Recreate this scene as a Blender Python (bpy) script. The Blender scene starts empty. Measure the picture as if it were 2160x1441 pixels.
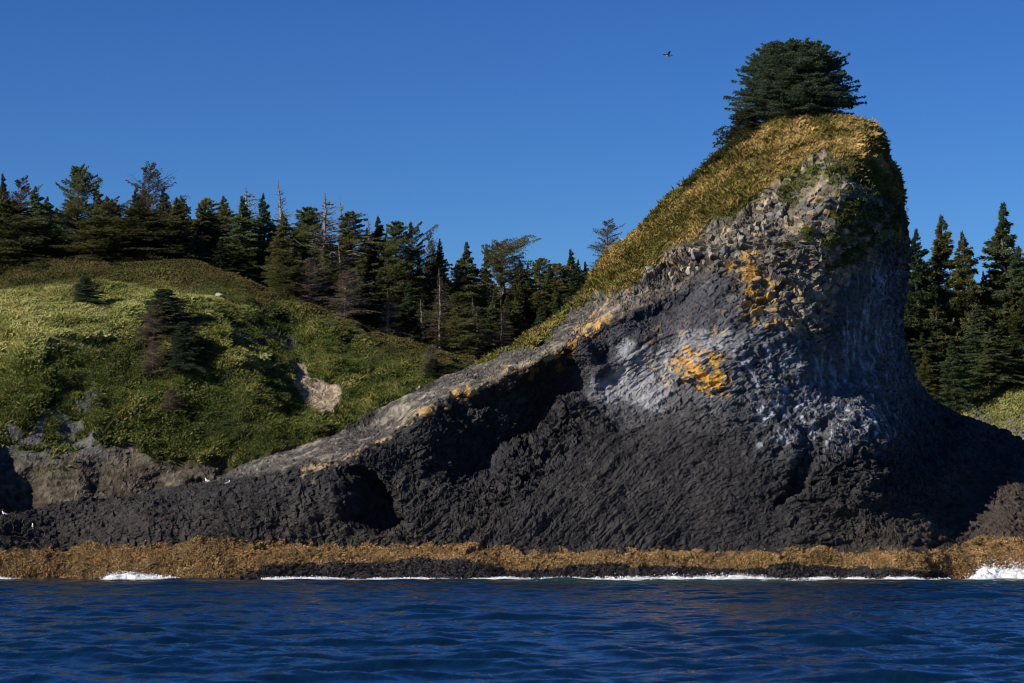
import bpy, bmesh, math, random
import numpy as np
from mathutils import Vector

C = bpy.context.scene.collection
SC = bpy.context.scene

# ------------------------------------------------------------------ camera, sky, sun, exposure
FPX, HCAM, VH, UC = 6000.0, 2.5, 1159.5, 1080.0     # focal length in photo pixels, eye height, horizon row, centre column
cam_d = bpy.data.cameras.new('camera')
cam = bpy.data.objects.new('camera', cam_d)
C.objects.link(cam)
cam_d.sensor_width = 36.0
cam_d.lens = 100.0
cam_d.shift_y = (VH - 720.5) / 2160.0
cam_d.clip_start = 0.5
cam_d.clip_end = 30000
cam.location = (0, 0, HCAM)
cam.rotation_euler = (math.pi / 2, 0, 0)
cam_d.dof.use_dof = True
cam_d.dof.focus_distance = 245
cam_d.dof.aperture_fstop = 3.2
SC.camera = cam

SUN = Vector((-0.81, -0.33, 0.50)).normalized()
EL = math.asin(SUN.z)
world = bpy.data.worlds.new('World')
SC.world = world
world.use_nodes = True
wn = world.node_tree
bg = wn.nodes['Background']
sky = wn.nodes.new('ShaderNodeTexSky')
sky.sky_type = 'NISHITA'
sky.sun_disc = False
sky.sun_elevation = EL
sky.sun_rotation = math.atan2(SUN.x, SUN.y)
sky.altitude = 0
sky.air_density = 0.9
sky.dust_density = 0.0
sky.ozone_density = 6.0
bg.inputs['Strength'].default_value = 0.062
hs = wn.nodes.new('ShaderNodeHueSaturation')
hs.inputs['Saturation'].default_value = 1.08
hs.inputs['Hue'].default_value = 0.504
hs.inputs['Value'].default_value = 1 / 6.0
gm = wn.nodes.new('ShaderNodeGamma')
gm.inputs['Gamma'].default_value = 1.62
up6 = wn.nodes.new('ShaderNodeVectorMath')
up6.operation = 'SCALE'
up6.inputs['Scale'].default_value = 7.3
wn.links.new(sky.outputs[0], hs.inputs['Color'])
wn.links.new(hs.outputs[0], gm.inputs[0])
wn.links.new(gm.outputs[0], up6.inputs[0])
wn.links.new(up6.outputs[0], bg.inputs[0])

sun_d = bpy.data.lights.new('sun', 'SUN')
sun_d.energy = 4.8
sun_d.angle = math.radians(0.5)
sun_d.color = (1.0, 0.93, 0.82)
sun = bpy.data.objects.new('sun', sun_d)
C.objects.link(sun)
sun.rotation_euler = SUN.to_track_quat('Z', 'Y').to_euler()
sun.location = (-80, 100, 120)

SC.view_settings.view_transform = 'Standard'
SC.view_settings.look = 'None'
SC.view_settings.exposure = 0.4
SC.view_settings.gamma = 1.0
try:
    SC.cycles.filter_width = 1.1
    SC.cycles.max_bounces = 6
    SC.cycles.diffuse_bounces = 2
    SC.cycles.glossy_bounces = 3
except Exception:
    pass

# ------------------------------------------------------------------ numeric helpers
f32 = np.float32


def at(u, v, Y):
    """photo pixel + distance -> world point (arrays or scalars)"""
    u = np.asarray(u, float); v = np.asarray(v, float); Y = np.asarray(Y, float)
    return np.stack(np.broadcast_arrays((u - UC) * Y / FPX, Y, HCAM + (VH - v) * Y / FPX), -1)


def hsh(ix, iy, iz, s):
    h = (ix.astype(np.uint32) * np.uint32(374761393) + iy.astype(np.uint32) * np.uint32(668265263)
         + iz.astype(np.uint32) * np.uint32(2147483647) + np.uint32((s * 144665) & 0xffffffff))
    h = (h ^ (h >> np.uint32(13))) * np.uint32(1274126177)
    h = (h ^ (h >> np.uint32(15))) * np.uint32(2246822519)
    h = h ^ (h >> np.uint32(16))
    return h


def hf(h):
    return (h & np.uint32(0xffff)).astype(f32) / f32(65535)


def vnoise(p, s=0):
    p = np.asarray(p, f32)
    fl = np.floor(p)
    i = fl.astype(np.int64)
    w = p - fl
    w = w * w * (3 - 2 * w)
    out = 0
    for dx in (0, 1):
        for dy in (0, 1):
            for dz in (0, 1):
                k = ((w[:, 0] if dx else 1 - w[:, 0]) * (w[:, 1] if dy else 1 - w[:, 1]) * (w[:, 2] if dz else 1 - w[:, 2]))
                out = out + k * hf(hsh(i[:, 0] + dx, i[:, 1] + dy, i[:, 2] + dz, s))
    return out * 2 - 1


def fbm(p, o=4, s=0, g=0.5):
    p = np.asarray(p, f32)
    a, t, n = 1.0, 0, 0
    for k in range(o):
        t = t + a * vnoise(p * f32(2.03 ** k) + f32(17.3 * k), s + k)
        n += a
        a *= g
    return t / n


def voro(p, s=0):
    """F1, F2, cell hash, offset vector from the cell seed"""
    p = np.asarray(p, f32)
    fl = np.floor(p)
    i = fl.astype(np.int64)
    n = len(p)
    f1 = np.full(n, 9, f32); f2 = np.full(n, 9, f32)
    idh = np.zeros(n, np.uint32); off = np.zeros((n, 3), f32)
    for dx in (-1, 0, 1):
        for dy in (-1, 0, 1):
            for dz in (-1, 0, 1):
                cx, cy, cz = i[:, 0] + dx, i[:, 1] + dy, i[:, 2] + dz
                h = hsh(cx, cy, cz, s)
                sd = np.stack([cx + hf(h), cy + hf(h >> np.uint32(8)), cz + hf(h >> np.uint32(16))], 1)
                # decorrelate the third axis
                d = (p - sd).astype(f32)
                q = np.sqrt((d * d).sum(1))
                m = q < f1
                f2 = np.where(m, f1, np.minimum(f2, q))
                f1 = np.where(m, q, f1)
                idh = np.where(m, h, idh)
                off[m] = d[m]
    return f1, f2, idh, off


def blocks(p, sc, s, tilt=0.9):
    """angular fractured blocks: every cell is one flat tilted facet, stepped against its neighbours"""
    q = p / np.asarray(sc, f32)
    f1, f2, h, o = voro(q, s)
    r0 = hf(h * np.uint32(2654435761) >> np.uint32(5)) * 2 - 1
    t1 = hf(h * np.uint32(40503) + np.uint32(77)) * 2 - 1
    t2 = hf((h >> np.uint32(7)) * np.uint32(69069)) * 2 - 1
    d = r0 * 0.6 + (o[:, 0] * t1 + o[:, 2] * t2) * 2 * tilt
    crack = np.exp(-(f2 - f1) * 22)
    return d, crack, r0


def jointed(q, s, tilt=0.9):
    """three sets of joints: q0, q1 across the columns, q2 along them; a step and a tilt for every block"""
    q0 = q[:, 0]; i0 = np.floor(q0).astype(np.int64); z = np.zeros_like(i0)
    q1 = q[:, 1] + hf(hsh(i0, z, z, s)); i1 = np.floor(q1).astype(np.int64)
    q2 = q[:, 2] + hf(hsh(i0, i1, z, s + 1)) * 3; i2 = np.floor(q2).astype(np.int64)
    h = hsh(i0, i1, i2, s + 2)
    r0 = hf(h) * 2 - 1
    t1 = hf(h >> np.uint32(9)) * 2 - 1; t2 = hf(h * np.uint32(69069)) * 2 - 1
    d = r0 * 0.6 + ((q0 - i0 - 0.5) * t1 + (q2 - i2 - 0.5) * t2) * tilt
    return d, r0


def ss(a, b, x):
    t = np.clip((x - a) / (b - a), 0, 1)
    return t * t * (3 - 2 * t)


def poly(u, v, pts, soft=20):
    """1 inside a polygon, soft edge (pixels)"""
    pts = np.asarray(pts, float)
    ins = np.zeros(u.shape, bool)
    d2 = np.full(u.shape, 1e12)
    for k in range(len(pts)):
        x0, y0 = pts[k]; x1, y1 = pts[(k + 1) % len(pts)]
        c = ((y0 > v) != (y1 > v)) & (u < (x1 - x0) * (v - y0) / ((y1 - y0) if y1 != y0 else 1e-9) + x0)
        ins ^= c
        ex, ey = x1 - x0, y1 - y0
        t = np.clip(((u - x0) * ex + (v - y0) * ey) / (ex * ex + ey * ey + 1e-9), 0, 1)
        d2 = np.minimum(d2, (u - x0 - t * ex) ** 2 + (v - y0 - t * ey) ** 2)
    d = np.sqrt(d2) * np.where(ins, 1, -1)
    return ss(-soft, soft, d)


def rbf(pts, smooth=0.02):
    P = np.asarray(pts, float)
    X = P[:, :2] / 100.0
    n = len(X)

    def ph(r2):
        return 0.5 * r2 * np.log(r2 + 1e-9)
    A = np.zeros((n + 3, n + 3))
    D = ((X[:, None] - X[None]) ** 2).sum(-1)
    A[:n, :n] = ph(D) + np.eye(n) * smooth
    A[:n, n] = 1; A[:n, n + 1:] = X
    A[n, :n] = 1; A[n + 1:, :n] = X.T
    w = np.linalg.solve(A, np.concatenate([P[:, 2], [0, 0, 0]]))

    def ev(u, v):
        sh = u.shape
        a = u.ravel() / 100.0; b = v.ravel() / 100.0
        o = w[n] + w[n + 1] * a + w[n + 2] * b
        for k in range(n):
            o = o + w[k] * ph((a - X[k, 0]) ** 2 + (b - X[k, 1]) ** 2)
        return o.reshape(sh)
    return ev


def mixc(c, k, w):
    return c * (1 - w[:, None]) + np.asarray(k)[None, :] * w[:, None]


# ------------------------------------------------------------------ mesh helpers
def mk(name, V, F, mat, col=None, parent=None, smooth=False):
    V = np.ascontiguousarray(V, f32).reshape(-1, 3)
    F = np.ascontiguousarray(F, np.int32)
    me = bpy.data.meshes.new(name)
    nf, k = F.shape
    me.vertices.add(len(V)); me.vertices.foreach_set('co', V.ravel())
    me.loops.add(nf * k); me.loops.foreach_set('vertex_index', F.ravel())
    me.polygons.add(nf)
    me.polygons.foreach_set('loop_start', np.arange(0, nf * k, k, dtype=np.int32))
    me.polygons.foreach_set('loop_total', np.full(nf, k, np.int32))
    me.polygons.foreach_set('use_smooth', np.full(nf, smooth))
    if col is not None:
        a = me.attributes.new('Col', 'FLOAT_COLOR', 'POINT')
        cc = np.ones((len(V), 4), f32)
        cc[:, :3] = np.clip(col, 0, 1)
        a.data.foreach_set('color', cc.ravel())
    me.update(calc_edges=True)
    me.materials.append(mat)
    o = bpy.data.objects.new(name, me)
    C.objects.link(o)
    if parent:
        o.parent = parent
    return o


def tag(o, label, cat=None, group=None, kind=None):
    o['label'] = label
    if cat: o['category'] = cat
    if group: o['group'] = group
    if kind: o['kind'] = kind
    return o


def grid_faces(nr, nc):
    r = np.arange(nr - 1)[:, None] * nc; c = np.arange(nc - 1)[None]
    a = (r + c).ravel()
    return np.stack([a, a + 1, a + nc + 1, a + nc], 1)


# ------------------------------------------------------------------ materials
def new_mat(name):
    m = bpy.data.materials.new(name)
    m.use_nodes = True
    nt = m.node_tree
    return m, nt, nt.nodes['Principled BSDF']


def attr_mat(name, rough=0.8, var=0.35, nscale=3.0, bump=0.0, bscale=8.0, bdist=0.05, obj_var=0.0, spec=0.3, trans=0.0):
    m, nt, b = new_mat(name)
    at_ = nt.nodes.new('ShaderNodeAttribute'); at_.attribute_name = 'Col'
    tc = nt.nodes.new('ShaderNodeTexCoord')
    nz = nt.nodes.new('ShaderNodeTexNoise'); nz.inputs['Scale'].default_value = nscale; nz.inputs['Detail'].default_value = 6
    nt.links.new(tc.outputs['Object'], nz.inputs['Vector'])
    mr = nt.nodes.new('ShaderNodeMapRange')
    mr.inputs['From Min'].default_value = 0.3; mr.inputs['From Max'].default_value = 0.7
    mr.inputs['To Min'].default_value = 1 - var; mr.inputs['To Max'].default_value = 1 + var
    nt.links.new(nz.outputs['Fac'], mr.inputs['Value'])
    mul = nt.nodes.new('ShaderNodeVectorMath'); mul.operation = 'SCALE'
    nt.links.new(at_.outputs['Color'], mul.inputs[0]); nt.links.new(mr.outputs[0], mul.inputs['Scale'])
    out = mul.outputs[0]
    if obj_var:
        oi = nt.nodes.new('ShaderNodeObjectInfo')
        h = nt.nodes.new('ShaderNodeHueSaturation')
        r1 = nt.nodes.new('ShaderNodeMapRange'); r1.inputs['To Min'].default_value = 0.5 - obj_var * 0.02; r1.inputs['To Max'].default_value = 0.5 + obj_var * 0.05
        r2 = nt.nodes.new('ShaderNodeMapRange'); r2.inputs['To Min'].default_value = 1 - obj_var * 0.35; r2.inputs['To Max'].default_value = 1 + obj_var * 0.5
        w = nt.nodes.new('ShaderNodeTexWhiteNoise'); w.noise_dimensions = '1D'
        nt.links.new(oi.outputs['Random'], r1.inputs['Value']); nt.links.new(oi.outputs['Random'], w.inputs['W'])
        nt.links.new(w.outputs['Value'], r2.inputs['Value'])
        nt.links.new(r1.outputs[0], h.inputs['Hue']); nt.links.new(r2.outputs[0], h.inputs['Value'])
        nt.links.new(out, h.inputs['Color'])
        out = h.outputs[0]
    nt.links.new(out, b.inputs['Base Color'])
    b.inputs['Roughness'].default_value = rough
    b.inputs['Specular IOR Level'].default_value = spec
    if bump:
        n2 = nt.nodes.new('ShaderNodeTexNoise'); n2.inputs['Scale'].default_value = bscale; n2.inputs['Detail'].default_value = 8
        n2.inputs['Roughness'].default_value = 0.65
        nt.links.new(tc.outputs['Object'], n2.inputs['Vector'])
        bp = nt.nodes.new('ShaderNodeBump'); bp.inputs['Strength'].default_value = bump; bp.inputs['Distance'].default_value = bdist
        nt.links.new(n2.outputs['Fac'], bp.inputs['Height']); nt.links.new(bp.outputs[0], b.inputs['Normal'])
    if trans:
        tr = nt.nodes.new('ShaderNodeBsdfTranslucent')
        nt.links.new(out, tr.inputs['Color'])
        mx = nt.nodes.new('ShaderNodeMixShader'); mx.inputs[0].default_value = trans
        nt.links.new(b.outputs[0], mx.inputs[1]); nt.links.new(tr.outputs[0], mx.inputs[2])
        nt.links.new(mx.outputs[0], nt.nodes['Material Output'].inputs['Surface'])
    return m


M_ROCK = attr_mat('rock', rough=0.75, var=0.35, nscale=1.7, bump=0.7, bscale=5.0, bdist=0.10, spec=0.25)
M_SOIL = attr_mat('turf', rough=0.95, var=0.4, nscale=1.3, bump=0.8, bscale=2.5, bdist=0.3, spec=0.05)
M_GRASS = attr_mat('grass_blades', rough=0.7, var=0.25, nscale=0.4, spec=0.15, trans=0.25)
M_LEAF = attr_mat('leaves', rough=0.6, var=0.25, nscale=0.6, spec=0.25, trans=0.15)
M_NEEDLE = attr_mat('needles', rough=0.6, var=0.3, nscale=0.5, obj_var=0.9, spec=0.2, trans=0.45)
M_WOOD = attr_mat('bark', rough=0.85, var=0.3, nscale=4.0, bump=0.5, bscale=12, obj_var=0.4)
M_WEED = attr_mat('rockweed', rough=0.6, var=0.35, nscale=0.8, spec=0.2, trans=0.1)
M_BIRD = attr_mat('plumage', rough=0.7, var=0.06, nscale=20)
M_FOAM = attr_mat('foam', rough=0.7, var=0.12, nscale=2.0, bump=0.6, bscale=5, bdist=0.15, spec=0.3)

m, nt, b = new_mat('sea_water')
a_ = nt.nodes.new('ShaderNodeAttribute'); a_.attribute_name = 'Col'
nt.links.new(a_.outputs['Color'], b.inputs['Base Color'])
b.inputs['Roughness'].default_value = 0.06
b.inputs['IOR'].default_value = 1.33
tc = nt.nodes.new('ShaderNodeTexCoord')
mp = nt.nodes.new('ShaderNodeMapping'); mp.inputs['Scale'].default_value = (1, 0.6, 1)
n1 = nt.nodes.new('ShaderNodeTexNoise'); n1.inputs['Scale'].default_value = 2.6; n1.inputs['Detail'].default_value = 5
bp = nt.nodes.new('ShaderNodeBump'); bp.inputs['Strength'].default_value = 0.55; bp.inputs['Distance'].default_value = 0.12
nt.links.new(tc.outputs['Object'], mp.inputs[0]); nt.links.new(mp.outputs[0], n1.inputs['Vector'])
nt.links.new(n1.outputs['Fac'], bp.inputs['Height']); nt.links.new(bp.outputs[0], b.inputs['Normal'])
M_SEA = m

# ------------------------------------------------------------------ sheets: a traced skyline, a base, a relief in metres, a back
class Sheet:
    pass


def resample(S, seg):
    """polyline control rows -> dense rows, spacing list per segment"""
    S = np.asarray(S, float)
    out = []
    for k in range(len(S) - 1):
        d = max(np.hypot(*(S[k + 1, :2] - S[k, :2])), abs(S[k + 1, 2] - S[k, 2]))
        on = -60 <= 0.5 * (S[k, 0] + S[k + 1, 0]) <= 2220
        n = max(1, int(math.ceil(d / (seg if on else seg * 5))))
        t = np.arange(n)[:, None] / n
        out.append(S[k] * (1 - t) + S[k + 1] * t)
    out.append(S[-1:])
    return np.concatenate(out)


def make_sheet(S, vbase, seg, nt, depth, back_len, back_rows, jag=0.0, jag_scale=0.3, seed=0):
    """S rows: (u, v) of the skyline, u of its base point"""
    R = resample(S, seg)
    k = np.ones(9) / 9
    for c in range(3):                                  # round the corners of the traced skyline
        pad = np.concatenate([np.full(4, R[0, c]), R[:, c], np.full(4, R[-1, c])])
        R[:, c] = np.convolve(pad, k, 'valid')
    n = len(R)
    t = np.linspace(0, 1, nt)[:, None]
    u = R[None, :, 2] * (1 - t) + R[None, :, 0] * t
    v = vbase * (1 - t) + R[None, :, 1] * t
    Y = depth(u, v)
    P = at(u, v, Y)
    kb = np.linspace(0, 1, back_rows + 1)[1:, None]
    top = P[-1]
    if back_len is None:
        back_len = np.interp(R[None, :, 0], [1750, 1880], [10.0, 8.0])
    B = np.zeros((back_rows, n, 3))
    B[..., 0] = top[None, :, 0] * (1 - 0.06 * kb)
    B[..., 1] = top[None, :, 1] + np.asarray(back_len) * kb
    B[..., 2] = top[None, :, 2] - (top[None, :, 2] + 1.5) * kb ** 3.0
    s = Sheet()
    s.P = np.concatenate([P, B])
    s.u = np.concatenate([u, np.repeat(u[-1:], back_rows, 0)])
    s.v = np.concatenate([v, np.repeat(v[-1:], back_rows, 0)])
    s.front = nt
    s.nr, s.nc = s.P.shape[:2]
    return s


def normals(P):
    a = np.gradient(P, axis=0); b = np.gradient(P, axis=1)
    n = np.cross(b, a)
    n /= np.linalg.norm(n, axis=-1, keepdims=True) + 1e-9
    return n


def scatter(s, w, count, rng, front_only=True):
    """random points on a sheet, weight array per vertex"""
    P = s.P[:s.front] if front_only else s.P
    w = w[:P.shape[0]]
    a = np.linalg.norm(np.cross(P[1:, :-1] - P[:-1, :-1], P[:-1, 1:] - P[:-1, :-1]), axis=-1)
    pr = a * w[:-1, :-1]
    cdf = np.cumsum(pr.ravel())
    i = np.searchsorted(cdf, rng.random(count) * cdf[-1])
    i = np.minimum(i, pr.size - 1)
    r, c = np.divmod(i, pr.shape[1])
    x, y = rng.random(count)[:, None], rng.random(count)[:, None]
    p = (P[r, c] * (1 - x) + P[r, c + 1] * x) * (1 - y) + (P[r + 1, c] * (1 - x) + P[r + 1, c + 1] * x) * y
    return p, s.N[r, c], s.u[r, c], s.v[r, c]


def blades(p, h, lean, wid, rng, col, tipcol):
    """grass blades: bent strips of two triangles, base on p"""
    n = len(p)
    az = rng.random(n) * 2 * np.pi
    side = np.stack([np.cos(az), np.sin(az), np.zeros(n)], 1) * wid[:, None] * 0.5
    mid = p + lean * 0.3 * h[:, None] + np.array([0, 0, 0.6]) * h[:, None]
    tip = p + lean * h[:, None] + np.array([0, 0, 1.0]) * h[:, None] * (0.95 - 0.3 * (lean ** 2).sum(1))[:, None]
    V = np.stack([p - side, p + side, mid + side * 0.7, tip], 1)
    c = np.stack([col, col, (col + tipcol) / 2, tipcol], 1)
    F = np.arange(n * 4).reshape(n, 4)
    return V.reshape(-1, 3), F, c.reshape(-1, 3)


def leaves(p, d, ln, wd, rng, col):
    """diamond leaves at p pointing along d"""
    n = len(p)
    d = d / (np.linalg.norm(d, axis=1, keepdims=True) + 1e-9)
    r = rng.normal(size=(n, 3))
    s = np.cross(d, r); s /= np.linalg.norm(s, axis=1, keepdims=True) + 1e-9
    b = p + d * (ln * 0.45)[:, None]
    V = np.stack([p, b + s * wd[:, None] * 0.5, p + d * ln[:, None], b - s * wd[:, None] * 0.5], 1)
    return V.reshape(-1, 3), np.arange(n * 4).reshape(n, 4), np.repeat(col, 4, 0)


# ------------------------------------------------------------------ the cliff: headland with the tall stack
SK = [(-900, 1150, -900), (-620, 1090, -620), (-480, 960, -500), (-380, 915, -400), (-270, 900, -300), (-170, 884, -190), (-100, 876, -120),
      (-62, 900, -80), (-44, 970, -55), (-26, 1050, -30), (0, 1080, 0), (140, 1058, 140), (300, 1040, 300), (430, 1020, 425), (500, 988, 490), (560, 966, 545), (640, 936, 620),
      (700, 915, 670), (760, 890, 720), (830, 850, 775), (900, 815, 825), (960, 786, 870), (1000, 766, 895), (1080, 725, 945),
      (1160, 680, 990), (1215, 640, 1020), (1245, 590, 1045), (1275, 548, 1065), (1310, 508, 1085), (1370, 462, 1115), (1420, 412, 1145), (1470, 370, 1175),
      (1530, 312, 1215), (1580, 276, 1255), (1640, 251, 1310), (1720, 243, 1390), (1780, 250, 1455), (1840, 265, 1530), (1865, 290, 1580),
      (1880, 325, 1630), (1897, 370, 1680), (1905, 420, 1720), (1918, 470, 1755), (1922, 530, 1795), (1913, 590, 1835), (1904, 640, 1862),
      (1909, 700, 1895), (1922, 760, 1930), (1942, 820, 1965), (1980, 850, 2000), (2040, 880, 2050), (2100, 905, 2105), (2160, 926, 2160),
      (2300, 965, 2300), (2600, 1060, 2600), (3000, 1200, 3000)]
DP = [(-900, 1245, 238), (-500, 1245, 238), (0, 1245, 237), (300, 1245, 237), (600, 1245, 236.5), (900, 1245, 236.5), (1200, 1245, 236.5), (1500, 1245, 236.5), (1800, 1245, 236.5), (2000, 1245, 237), (2160, 1245, 238), (2600, 1245, 242),
      (-900, 1150, 246), (-300, 900, 256), (-150, 884, 255), (-300, 1000, 248), (-150, 1000, 250),
      (0, 1165, 239.5), (300, 1165, 239.5), (600, 1165, 239), (900, 1160, 239), (1200, 1165, 239), (1500, 1168, 239), (1800, 1168, 238.8), (2000, 1165, 239.5), (2160, 1145, 242),
      (0, 1110, 244), (0, 1080, 250), (300, 1110, 241.5), (300, 1080, 244.5), (300, 1040, 252),
      (600, 1110, 241), (600, 1040, 243.2), (600, 985, 246.5), (600, 950, 252), (480, 1060, 243.5), (480, 1010, 248),
      (740, 1120, 240.5), (740, 955, 245), (760, 890, 253), (900, 870, 247.5), (900, 815, 254), (1010, 828, 248.5), (1010, 762, 256),
      (1120, 780, 249), (1120, 703, 258), (1220, 725, 250), (1220, 640, 261), (1300, 660, 251.5), (1300, 520, 264),
      (860, 960, 246.5), (880, 1080, 241.5), (980, 1130, 239.8), (1000, 1040, 244), (1100, 960, 247.5), (1100, 1060, 241.8), (1180, 870, 250),
      (1200, 1000, 243.5), (1250, 900, 247.5), (1300, 800, 250), (1300, 1080, 240.4), (1400, 920, 244), (1400, 760, 249),
      (1400, 640, 252), (1400, 560, 257), (1420, 412, 268),
      (1500, 1100, 239.8), (1500, 1000, 241.2), (1500, 850, 244.2), (1500, 700, 247.5), (1500, 560, 252.5), (1500, 450, 258), (1500, 340, 268),
      (1600, 900, 242.8), (1620, 600, 250), (1620, 400, 256.5), (1640, 251, 269),
      (1700, 1100, 239.6), (1700, 1000, 241), (1700, 850, 246), (1700, 700, 249.6), (1600, 780, 246.2), (1700, 550, 251), (1700, 400, 253.5), (1720, 243, 268),
      (1780, 1100, 239.6), (1800, 1000, 241), (1760, 925, 243), (1800, 800, 252.5), (1800, 650, 254), (1800, 500, 252.3), (1800, 350, 255.3), (1830, 262, 265),
      (1870, 1100, 240.2), (1850, 980, 243), (1880, 900, 251), (1870, 800, 256.5), (1870, 650, 258.5), (1865, 500, 256.5), (1865, 400, 258), (1890, 350, 266), (1920, 530, 267), (1905, 640, 268),
      (1960, 1120, 240.8), (1930, 1040, 247), (1950, 950, 259), (1940, 820, 272), (2000, 1150, 240.8),
      (1985, 1080, 249), (1995, 1010, 252.5), (2030, 960, 262), (2040, 880, 275), (2050, 1080, 249.5), (2070, 1020, 257), (2120, 1080, 247.5), (2100, 905, 279), (2160, 1020, 257), (2160, 926, 281),
      (2300, 1100, 250), (2300, 965, 282), (2600, 1060, 275), (3000, 1200, 262)]
_dp = rbf(DP, 0.01)
CAVE = [(715, 1020), (750, 995), (800, 1000), (835, 1050), (872, 1105), (845, 1118), (790, 1108), (740, 1105), (705, 1070)]
ALCOVE = [(870, 895), (930, 855), (1010, 832), (1120, 785), (1210, 745), (1245, 770), (1240, 815), (1190, 835), (1150, 880), (1090, 950), (1040, 1000), (960, 1010), (900, 1000), (860, 960)]
UNDER = [(1230, 700), (1300, 668), (1400, 640), (1480, 600), (1460, 640), (1400, 690), (1340, 720), (1260, 760)]


def cliff_depth(u, v):
    sh = u.shape
    q = np.stack([u.ravel() / 45, v.ravel() / 45, np.zeros(u.size)], 1)
    du = (vnoise(q, 3) * 14).reshape(sh); dv = (vnoise(q, 5) * 14).reshape(sh)
    Y = _dp(u, v)
    Y = Y + 3.6 * poly(u + du * 1.6 + dv * 0.7, v + dv * 1.6, CAVE, 9) * ss(690, 830, u)
    Y = Y + 3.9 * poly(u + du, v + dv, ALCOVE, 26) * ss(850, 1010, u)
    Y = Y + 1.3 * poly(u + du, v + dv, UNDER, 18)
    # shaded notch low on the right of the face
    Y = Y + 1.0 * poly(u + du, v + dv, [(1690, 900), (1740, 880), (1750, 950), (1700, 1030), (1640, 1060), (1680, 970)], 12)
    # shelf with the seaweed
    Y = Y - 0.9 * ss(1150, 1172, v + dv * 0.4)
    return Y


cs = make_sheet(SK, 1245.0, 2.1, 520, cliff_depth, None, 22)
U = cs.u.ravel(); V_ = cs.v.ravel()
P0 = cs.P.reshape(-1, 3).astype(f32)
N0 = normals(cs.P).reshape(-1, 3)
# zones
wv = np.stack([U / 60, V_ / 60, np.zeros(U.size)], 1)
wu = U + vnoise(wv, 21) * 22 + vnoise(wv * 3, 22) * 9
wvv = V_ + vnoise(wv, 23) * 22 + vnoise(wv * 3, 24) * 9
z_grass = poly(wu, wvv, [(960, 778), (1100, 690), (1220, 610), (1300, 480), (1420, 380), (1530, 270), (1640, 210), (1790, 210), (1880, 260), (1915, 370), (1915, 440),
                         (1870, 420), (1820, 360), (1760, 330), (1690, 335), (1660, 372), (1600, 398), (1540, 440), (1470, 488), (1400, 535), (1330, 585), (1240, 640), (1140, 702), (1050, 745)], 12)
z_slab = poly(wu, wvv, [(430, 1020), (640, 925), (760, 880), (900, 805), (1000, 758), (1150, 700), (1290, 610), (1480, 520), (1480, 580), (1400, 630), (1300, 660), (1200, 720), (1100, 778), (1010, 822), (930, 860), (850, 900), (740, 952), (640, 985), (520, 1010)], 8)
z_rub = poly(wu, wvv, [(1230, 650), (1400, 545), (1480, 495), (1640, 375), (1700, 340), (1800, 350), (1850, 430), (1850, 560), (1740, 640), (1720, 720), (1640, 690), (1580, 640), (1520, 570), (1470, 570), (1390, 620)], 16)
z_mid = poly(wu, wvv, [(1230, 760), (1330, 720), (1400, 680), (1470, 590), (1560, 640), (1700, 700), (1830, 560), (1930, 560), (1950, 820), (1900, 920), (1800, 930), (1680, 960), (1590, 900), (1450, 860), (1330, 880), (1260, 850)], 60)
z_low = np.clip(1 - z_grass - z_slab - z_rub - z_mid, 0, 1)
z_led = ss(1150, 1168, wvv)
z_left = ss(900, 700, U)
# displacement
bx, by, bz = P0[:, 0], P0[:, 1], P0[:, 2]
warp = np.stack([fbm(P0 * 0.22, 2, 31), fbm(P0 * 0.22, 2, 37), fbm(P0 * 0.22, 2, 41)], 1)
Pw = P0 + warp * 1.3
# columns fan out from a centre low in the face
cx, cz = at(1330, 1060, 243)[0], at(1330, 1060, 243)[2]
ang = np.arctan2(bz - cz + 6, bx - cx); rad = np.hypot(bx - cx, bz - cz + 6)
Pf = np.stack([ang * np.maximum(rad, 6) * 0.9, by, rad * 0.45], 1) + warp * 0.8
dA, cA, rA = blocks(Pw, (1.7, 1.5, 1.15), 101)
dB, cB, rB = blocks(Pw, (0.8, 0.75, 0.55), 202)
dC, cC, rC = blocks(P0 + warp * 0.5, (0.34, 0.32, 0.27), 404)
w2 = np.stack([fbm(P0 * 0.55, 3, 45), fbm(P0 * 0.55, 3, 46), fbm(P0 * 0.55, 3, 47)], 1)
dF, rF = jointed(Pf / np.array([0.62, 0.75, 0.70]) + w2 * 0.9, 303)                       # fan of columns over the face
dE, rE = jointed(np.stack([bx * 0.86 + bz * 0.5, by, bz * 0.86 - bx * 0.5], 1) / np.array([1.15, 1.0, 0.75]) + w2 * 0.8, 353)   # oblique blocks
dD, rD = jointed(np.stack([bx + 0.30 * bz, by, bz], 1) / np.array([0.50, 0.6, 1.5]) + w2 * np.array([0.9, 0.9, 0.5]), 505)       # hanging columns of the left arm
dS, rS = jointed(np.stack([bx + 0.12 * bz, by, bz - 0.10 * bx], 1) / np.array([0.80, 0.8, 0.62]) + w2 * 0.5, 555)                # stepped column ends low right
lump = fbm(P0 * 0.28, 4, 61)
grit = fbm(P0 * 2.4, 3, 63)
# ribs running up along the arm, parallel to the slab
rib = fbm(np.stack([bx * 0.10 + bz * 0.20, by * 0.3, bz * 0.75 - bx * 0.42], 1), 4, 67)
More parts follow.
